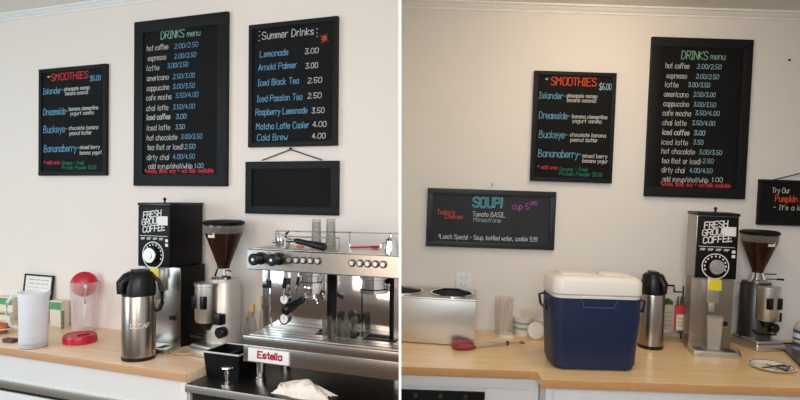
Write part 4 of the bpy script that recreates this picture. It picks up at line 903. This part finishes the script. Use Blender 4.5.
# white tub and leaning lid
p = azy('R', 544, 2.935); r = rad('R', p, 18); H = hh('R', p, 320)
m = MB(); m.lathe(shell(r * .88, r, H), seg=32); tag(m.build('paper_tub', paper, None, 'R', p), 'white paper tub behind the leaning round lid', 'tub')
p = az('R', 536, 339.3); r = rad('R', p, 17.5); rm = Matrix.Rotation(math.radians(78), 4, 'X')
m = MB(); m.lathe([(0, 0), (r * .9, 0), (r, -.002), (r, -.010), (r * .96, -.010), (r * .94, .0), (r * .88, .004), (0, .004)], (0, r * 1.0, 0), 36)
tag(m.build('round_lid', paper, None, 'R', p + Vector((0, -.004, .001)), rotm=rm), 'round white lid leaning against the paper tub by the cooler', 'lid')

# cooler
a = az('R', 554.5, 370); b_ = az('R', 636.5, 372.5); yw2 = 1.0
p = Vector(((a.x + b_.x) / 2, a.y, -.76)); Wb = (b_.x - a.x); fr_top = ay('R', 545, 297, p.y); Hb = hh('R', p, 299); Ht = hh('R', p, 276) ; Wt = Wb * 1.10; Dc = .19
t = thing('cooler', 'navy blue hard cooler with a white lid on the worktop', 'cooler', 'R', p, yw2)
b = bmesh.new()
def rrect(hw, hd, rad_, z_, cy, n=6):
    pts = []
    for cx_, cy_, a0 in ((hw - rad_, hd - rad_, 0), (-hw + rad_, hd - rad_, 90), (-hw + rad_, -hd + rad_, 180), (hw - rad_, -hd + rad_, 270)):
        for i in range(n + 1):
            an = math.radians(a0 + 90 * i / n); pts.append((cx_ + rad_ * math.cos(an), cy + cy_ + rad_ * math.sin(an), z_))
    return pts
def loft(levels):
    b = bmesh.new(); rings = [[b.verts.new(c) for c in rrect(*l)] for l in levels]
    b.faces.new(rings[0][::-1]); b.faces.new(rings[-1])
    for x_, y_ in zip(rings, rings[1:]):
        n = len(x_)
        for i in range(n): b.faces.new((x_[i], x_[(i + 1) % n], y_[(i + 1) % n], y_[i]))
    bmesh.ops.recalc_face_normals(b, faces=b.faces[:]); mb = MB(); mb.join(b); return mb
cy = Dc / 2; hd = Dc / 2
loft([(Wb / 2 - .016, hd - .016, .03, 0, cy), (Wb / 2 - .004, hd - .004, .04, .008, cy), (Wb / 2 + .004, hd, .042, .03, cy), (Wt / 2, hd + .004, .042, Hb * .75, cy), (Wt / 2, hd + .004, .042, Hb, cy)]).build('body', navy, t)
loft([(Wt / 2 - .004, hd + .002, .04, Hb, cy), (Wt / 2 - .004, hd + .002, .04, Hb + .012, cy)]).build('seal_band', cooler_white, t)
lidc = loft([(Wt / 2 - .004, hd + .002, .04, Hb + .013, cy), (Wt / 2 + .002, hd + .008, .045, Hb + .018, cy), (Wt / 2 + .002, hd + .008, .045, Ht - .028, cy), (Wt / 2 - .006, hd, .04, Ht - .014, cy), (Wt / 2 - .022, hd - .016, .035, Ht - .006, cy)]).build('lid', cooler_white, t)
for x_ in (-Wt * .38, Wt * .08): m = MB(); m.box(x_, x_ + Wt * .30, cy - .04, cy + .04, Ht - .0065, Ht - .001, .004); m.build('lid_recess', cooler_white, lidc)
m = MB(); m.prism([(-.075, Hb - .003), (-.062, Hb - .036), (.062, Hb - .036), (.075, Hb - .003), (.071, Hb - .003), (.059, Hb - .032), (-.059, Hb - .032), (-.071, Hb - .003)], -.0085, -.003, 'y'); m.build('latch_outline', pm('navy_edge', (60, 80, 118), .4), t)
m = MB(); m.box(-.072, .072, -.008, .002, Hb + .001, Hb + .012, .002); m.build('latch', cooler_white, t)
for s_ in (-1, 1):
    m = MB(); x_ = s_ * (Wt / 2 + .004); m.tube([(x_ - s_ * .004, cy - .05, Hb - .008), (x_ + s_ * .018, cy - .05, Hb - .014), (x_ + s_ * .012, cy - .05, Hb - .055), (x_ + s_ * .010, cy + .05, Hb - .055), (x_ + s_ * .018, cy + .05, Hb - .014), (x_ - s_ * .004, cy + .05, Hb - .008)], .006, 8); m.build('handle', navy, t)
# right airpot
p = az('R', 650, 347); airpot('R', p, 25.5, 293.5, 272.5, 'steel airpot with black pump top half hidden by the cooler', 85)
# condiment rack between airpot and grinder
yr = 2.86; a = ay('R', 661, 331, yr); b_ = ay('R', 690, 332, yr); top_ = ay('R', 680, 289, yr); p = Vector((a.x, yr, -.76)); Wr = b_.x - a.x; zs = a.z + .76; zt_ = top_.z + .76
t = thing('condiment_rack', 'black wire rack holding sweetener boxes behind the airpot', 'rack', 'R', p)
m = MB(); r_ = .0035
for x_ in (0, Wr):
    m.tube([(x_, 0, 0), (x_, 0, zs)], r_, 8); m.tube([(x_, .09, 0), (x_, .09, zt_)], r_, 8)
m.tube([(0, .09, zt_), (Wr * .68, .09, zt_), (Wr * .68, .09, zt_ - .03)], r_ * 1.3, 8); m.tube([(Wr * .68, .09, zt_ - .03), (Wr, .09, zt_ - .03)], r_, 8); m.build('wire_frame', black, t)
m = MB(); m.box(-.004, Wr + .004, -.004, .095, zs - .006, zs, .001); m.box(-.004, Wr + .004, -.006, -.003, zs - .006, zs + .008, .001); m.build('shelf', steel_soft, t)
def pxbox(name, px0, px1, ytop, dy, dep, mat, label, cat, z0, extra=None):
    y_ = yr + dy; a_ = ay('R', px0, 315, y_); b2 = ay('R', px1, 315, y_); c = Vector((a_.x, y_, -.76 + z0)); H = hh('R', c, ytop); w_ = b2.x - a_.x
    tt = thing(name, label, cat, 'R', c); m = MB(); m.box(0, w_, 0, dep, 0, H, .001); m.build('box', mat, tt)
    if extra: extra(tt, w_, H)
    return tt
def ext1(tt, w_, H):
    m = MB(); m.box(w_ * .08, w_ * .92, -.0008, 0, H * .05, H * .70); m.build('label', paper_tan, tt, label='pale panel on the red carton')
    m = MB(); 
    for k in range(3): ink(m, 'sugar', w_ * .2, H * (.5 - .14 * k), w_ * .8, H * .08, .0010, -.0009)
    m.build('print', grey_ink, tt, smooth=False)
def ext2(tt, w_, H):
    m = MB()
    for k in range(8):
        x_ = w_ * (.08 + .11 * k); m.box(x_, x_ + w_ * .07, .01, .045, H * .9, H * (1.06 + .08 * (k % 3)))
    m.build('packets', green_dark, tt, label='tops of mixed paper packets')
    m = MB()
    for k in range(4): m.box(w_ * .1, w_ * .9, -.0006, 0, H * (.2 + .17 * k), H * (.22 + .17 * k))
    m.build('print', grey_ink, tt)
pxbox('sweetener_box', 662.5, 674.5, 305, .010, .06, pm('grey_box', (178, 166, 152), .7), 'grey-beige box full of packets on the rack behind the airpot', 'box', zs + .0005, ext2)
pxbox('sweetener_box', 675.5, 689, 307, .002, .05, red_box, 'red carton with pale label at the end of the wire rack', 'box', zs + .0005, ext1)
m = MB(); bumpy(m, (0, 0, .02), .022, (1.5, .8, .8), 31, .3); yq = yr + .075; c = Vector((ay('R', 682, 300, yq).x, yq, -.76 + zs)); H = hh('R', c, 296)
m2 = MB()
for k in range(14):
    x_ = random.uniform(-.028, .028); m2.box(x_ - .004, x_ + .004, -.006 + .001 * k, -.004 + .001 * k, .001, H * random.uniform(.8, 1.0))
m.bm.free(); tag(m2.build('sweetener_packets', green_dark, None, 'R', c), 'dark green packets standing upright behind the red carton', 'packets')['kind'] = 'stuff'

# right bulk grinder
yg = 2.70; a = ay('R', 694.5, 277, yg); b_ = ay('R', 733.5, 277, yg); c0 = Vector((a.x, yg, -.76)); Wg = b_.x - a.x
zt = ay('R', 693, 212.5, yg).z + .76; zb = ay('R', 693, 277.5, yg).z + .76
grinder('R', c0, Wg, .13, zt, zb, 'bulk grinder with steel sides and FRESH GROUND COFFEE face, right of the wire rack', -8, steel, steel_dim, 1.04, steel_dim)
t = [o for o in bpy.data.objects if o.name.startswith('bulk_coffee_grinder')][-1]
m = MB(); m.prism([(Wg * 1.0, zb), (Wg * 1.2, zb - .03), (Wg * 1.2, zb - .055), (Wg * 1.02, zb - .12)], .05, .11, 'y'); m.build('side_deflector', steel_soft, t)
# clear bin and clear dish on the tray
p = c0 + Vector((Wg * .52, -.022, .027)); r = rad('R', p, 17); H = hh('R', p, 317)
m = MB(); m.lathe(shell(r * .8, r, H, .0018), seg=32); tag(m.build('plastic_cup', clear_pl, None, 'R', p), 'clear plastic cup under the grinder chute on the steel tray', 'cup')
p = az('R', 712, 360.5); r = rad('R', p, 24)
m = MB(); m.lathe([(0, .018), (r * .55, .018), (r * .62, .016), (r * .8, .004), (r, 0), (r, .002), (r * .82, .007), (r * .63, .019), (r * .55, .021), (0, .021)], seg=36)
tag(m.build('cup_lid', clear_pl, None, 'R', p), 'clear domed plastic lid on the worktop before the grinder tray', 'lid')
# right doser grinder
p = az('R', 757.5, 347); R = rad('R', p, 43) * .97; H = hh('R', p, 232.5) / .565; p = p + Vector((0, .03, 0))
doser('R', p, R, 'dark and chrome doser grinder with bean hopper behind the plate of cutlery', 8, dark_cast, H * 1.01, dark_cast, .012)
# plate
p = az('R', 771.5, 368.5); r = rad('R', p, 49)
m = MB(); m.lathe([(0, 0), (r * .55, 0), (r * .62, .003), (r * .97, .011), (r, .014), (r * .97, .015), (r * .62, .007), (r * .55, .005), (0, .005)], seg=48)
pt = tag(m.build('plate', china, None, 'R', p), 'oval-looking white plate with a thin dark rim line holding cutlery', 'plate')
m = MB(); m.lathe([(r * .90, .0136), (r * .93, .0146), (r * .93, .0150), (r * .90, .0140)], seg=48); o = m.build('rim_line', black_ink, pt)
def cutlery(pts, rr, name, label, mat):
    P = [az('R', a_, b2, -.76 + z_) for a_, b2, z_ in pts]; o_ = P[0]; m = MB(); m.tube([q - o_ for q in P], rr, 8, flat=.5); return tag(m.build(name, mat, None, 'R', o_), label, name.replace('_', ' '))
cutlery([(762, 368, .010), (775, 366, .016), (784, 365.5, .018), (789, 367, .018)], [.004, .0045, .010, .004], 'spoon', 'dark spoon resting across the plate', fork_mat)
cutlery([(766, 364, .010), (777, 367, .016), (786, 370.5, .020), (790, 366, .022)], [.003, .004, .009, .004], 'fork', 'dark fork crossing the spoon on the plate', fork_mat)
cutlery([(757, 365, .008), (766, 369, .008), (774, 369.5, .008)], [.005, .006, .004], 'wooden_stirrer', 'pale wooden stirrer lying on the plate', paper_tan)
cutlery([(738, 350, .004), (741, 356, .004)], [.003, .003], 'pen', 'thin brown stick lying beside the grinder tray', copper)
# dark tray at the right end and the bottle on it
P = [az('R', *q) for q in ((777.5, 344.5), (801, 368.5))]
p = P[0]; dx, dy = P[1].x - p.x, P[1].y - p.y
t = thing('serving_tray', 'dark flat tray turned at an angle at the right end of the worktop', 'tray', 'R', p)
u_ = Vector((dx, dy, 0)).normalized(); v_ = Vector((-u_.y, u_.x, 0)) 
q4 = [(0, 0), (u_.x * .42, u_.y * .42), (u_.x * .42 + .5, u_.y * .42 + .1), (.5, .04)]
m = MB(); m.prism(q4, .001, .006); m.build('pan', pm('tray_dark', (92, 78, 68), .35, .3), t)
m = MB(); m.tube([(a_, b2, .007) for a_, b2 in q4], .004, 8, True); m.build('rim', black, t)
cx_ = ay('R', 803.5, 352, 2.80); p = Vector((cx_.x, 2.80, -.754)); H = hh('R', p, 316); r = .045
t = thing('drink_bottle', 'bottle with a blue and yellow label at the right edge of the photo', 'bottle', 'R', p)
m = MB(); m.lathe([(0, 0), (r, 0), (r, H * .62), (r * .8, H * .75), (r * .35, H * .86), (r * .35, H * .93), (0, H * .93)], seg=28); m.build('body', clear('bottle_plastic', (226, 214, 196), .45, .15), t)
m = MB(); m.lathe([(r * 1.0, H * .10), (r * 1.02, H * .10), (r * 1.02, H * .58), (r * 1.0, H * .58)], seg=28); lb = m.build('label', blue_label, t, label='blue label')
m = MB(); m.lathe([(r * 1.02, H * .22), (r * 1.03, H * .22), (r * 1.03, H * .30), (r * 1.02, H * .30)], seg=28); m.build('yellow_band', yellow, lb)
m = MB(); m.lathe([(r * 1.02, H * .36), (r * 1.03, H * .36), (r * 1.03, H * .50), (r * 1.02, H * .50)], seg=28); m.build('white_band', white_print, lb)
m = MB(); m.lathe([(0, H * .93), (r * .42, H * .93), (r * .42, H), (0, H)], seg=20); m.build('cap', white_print, t)
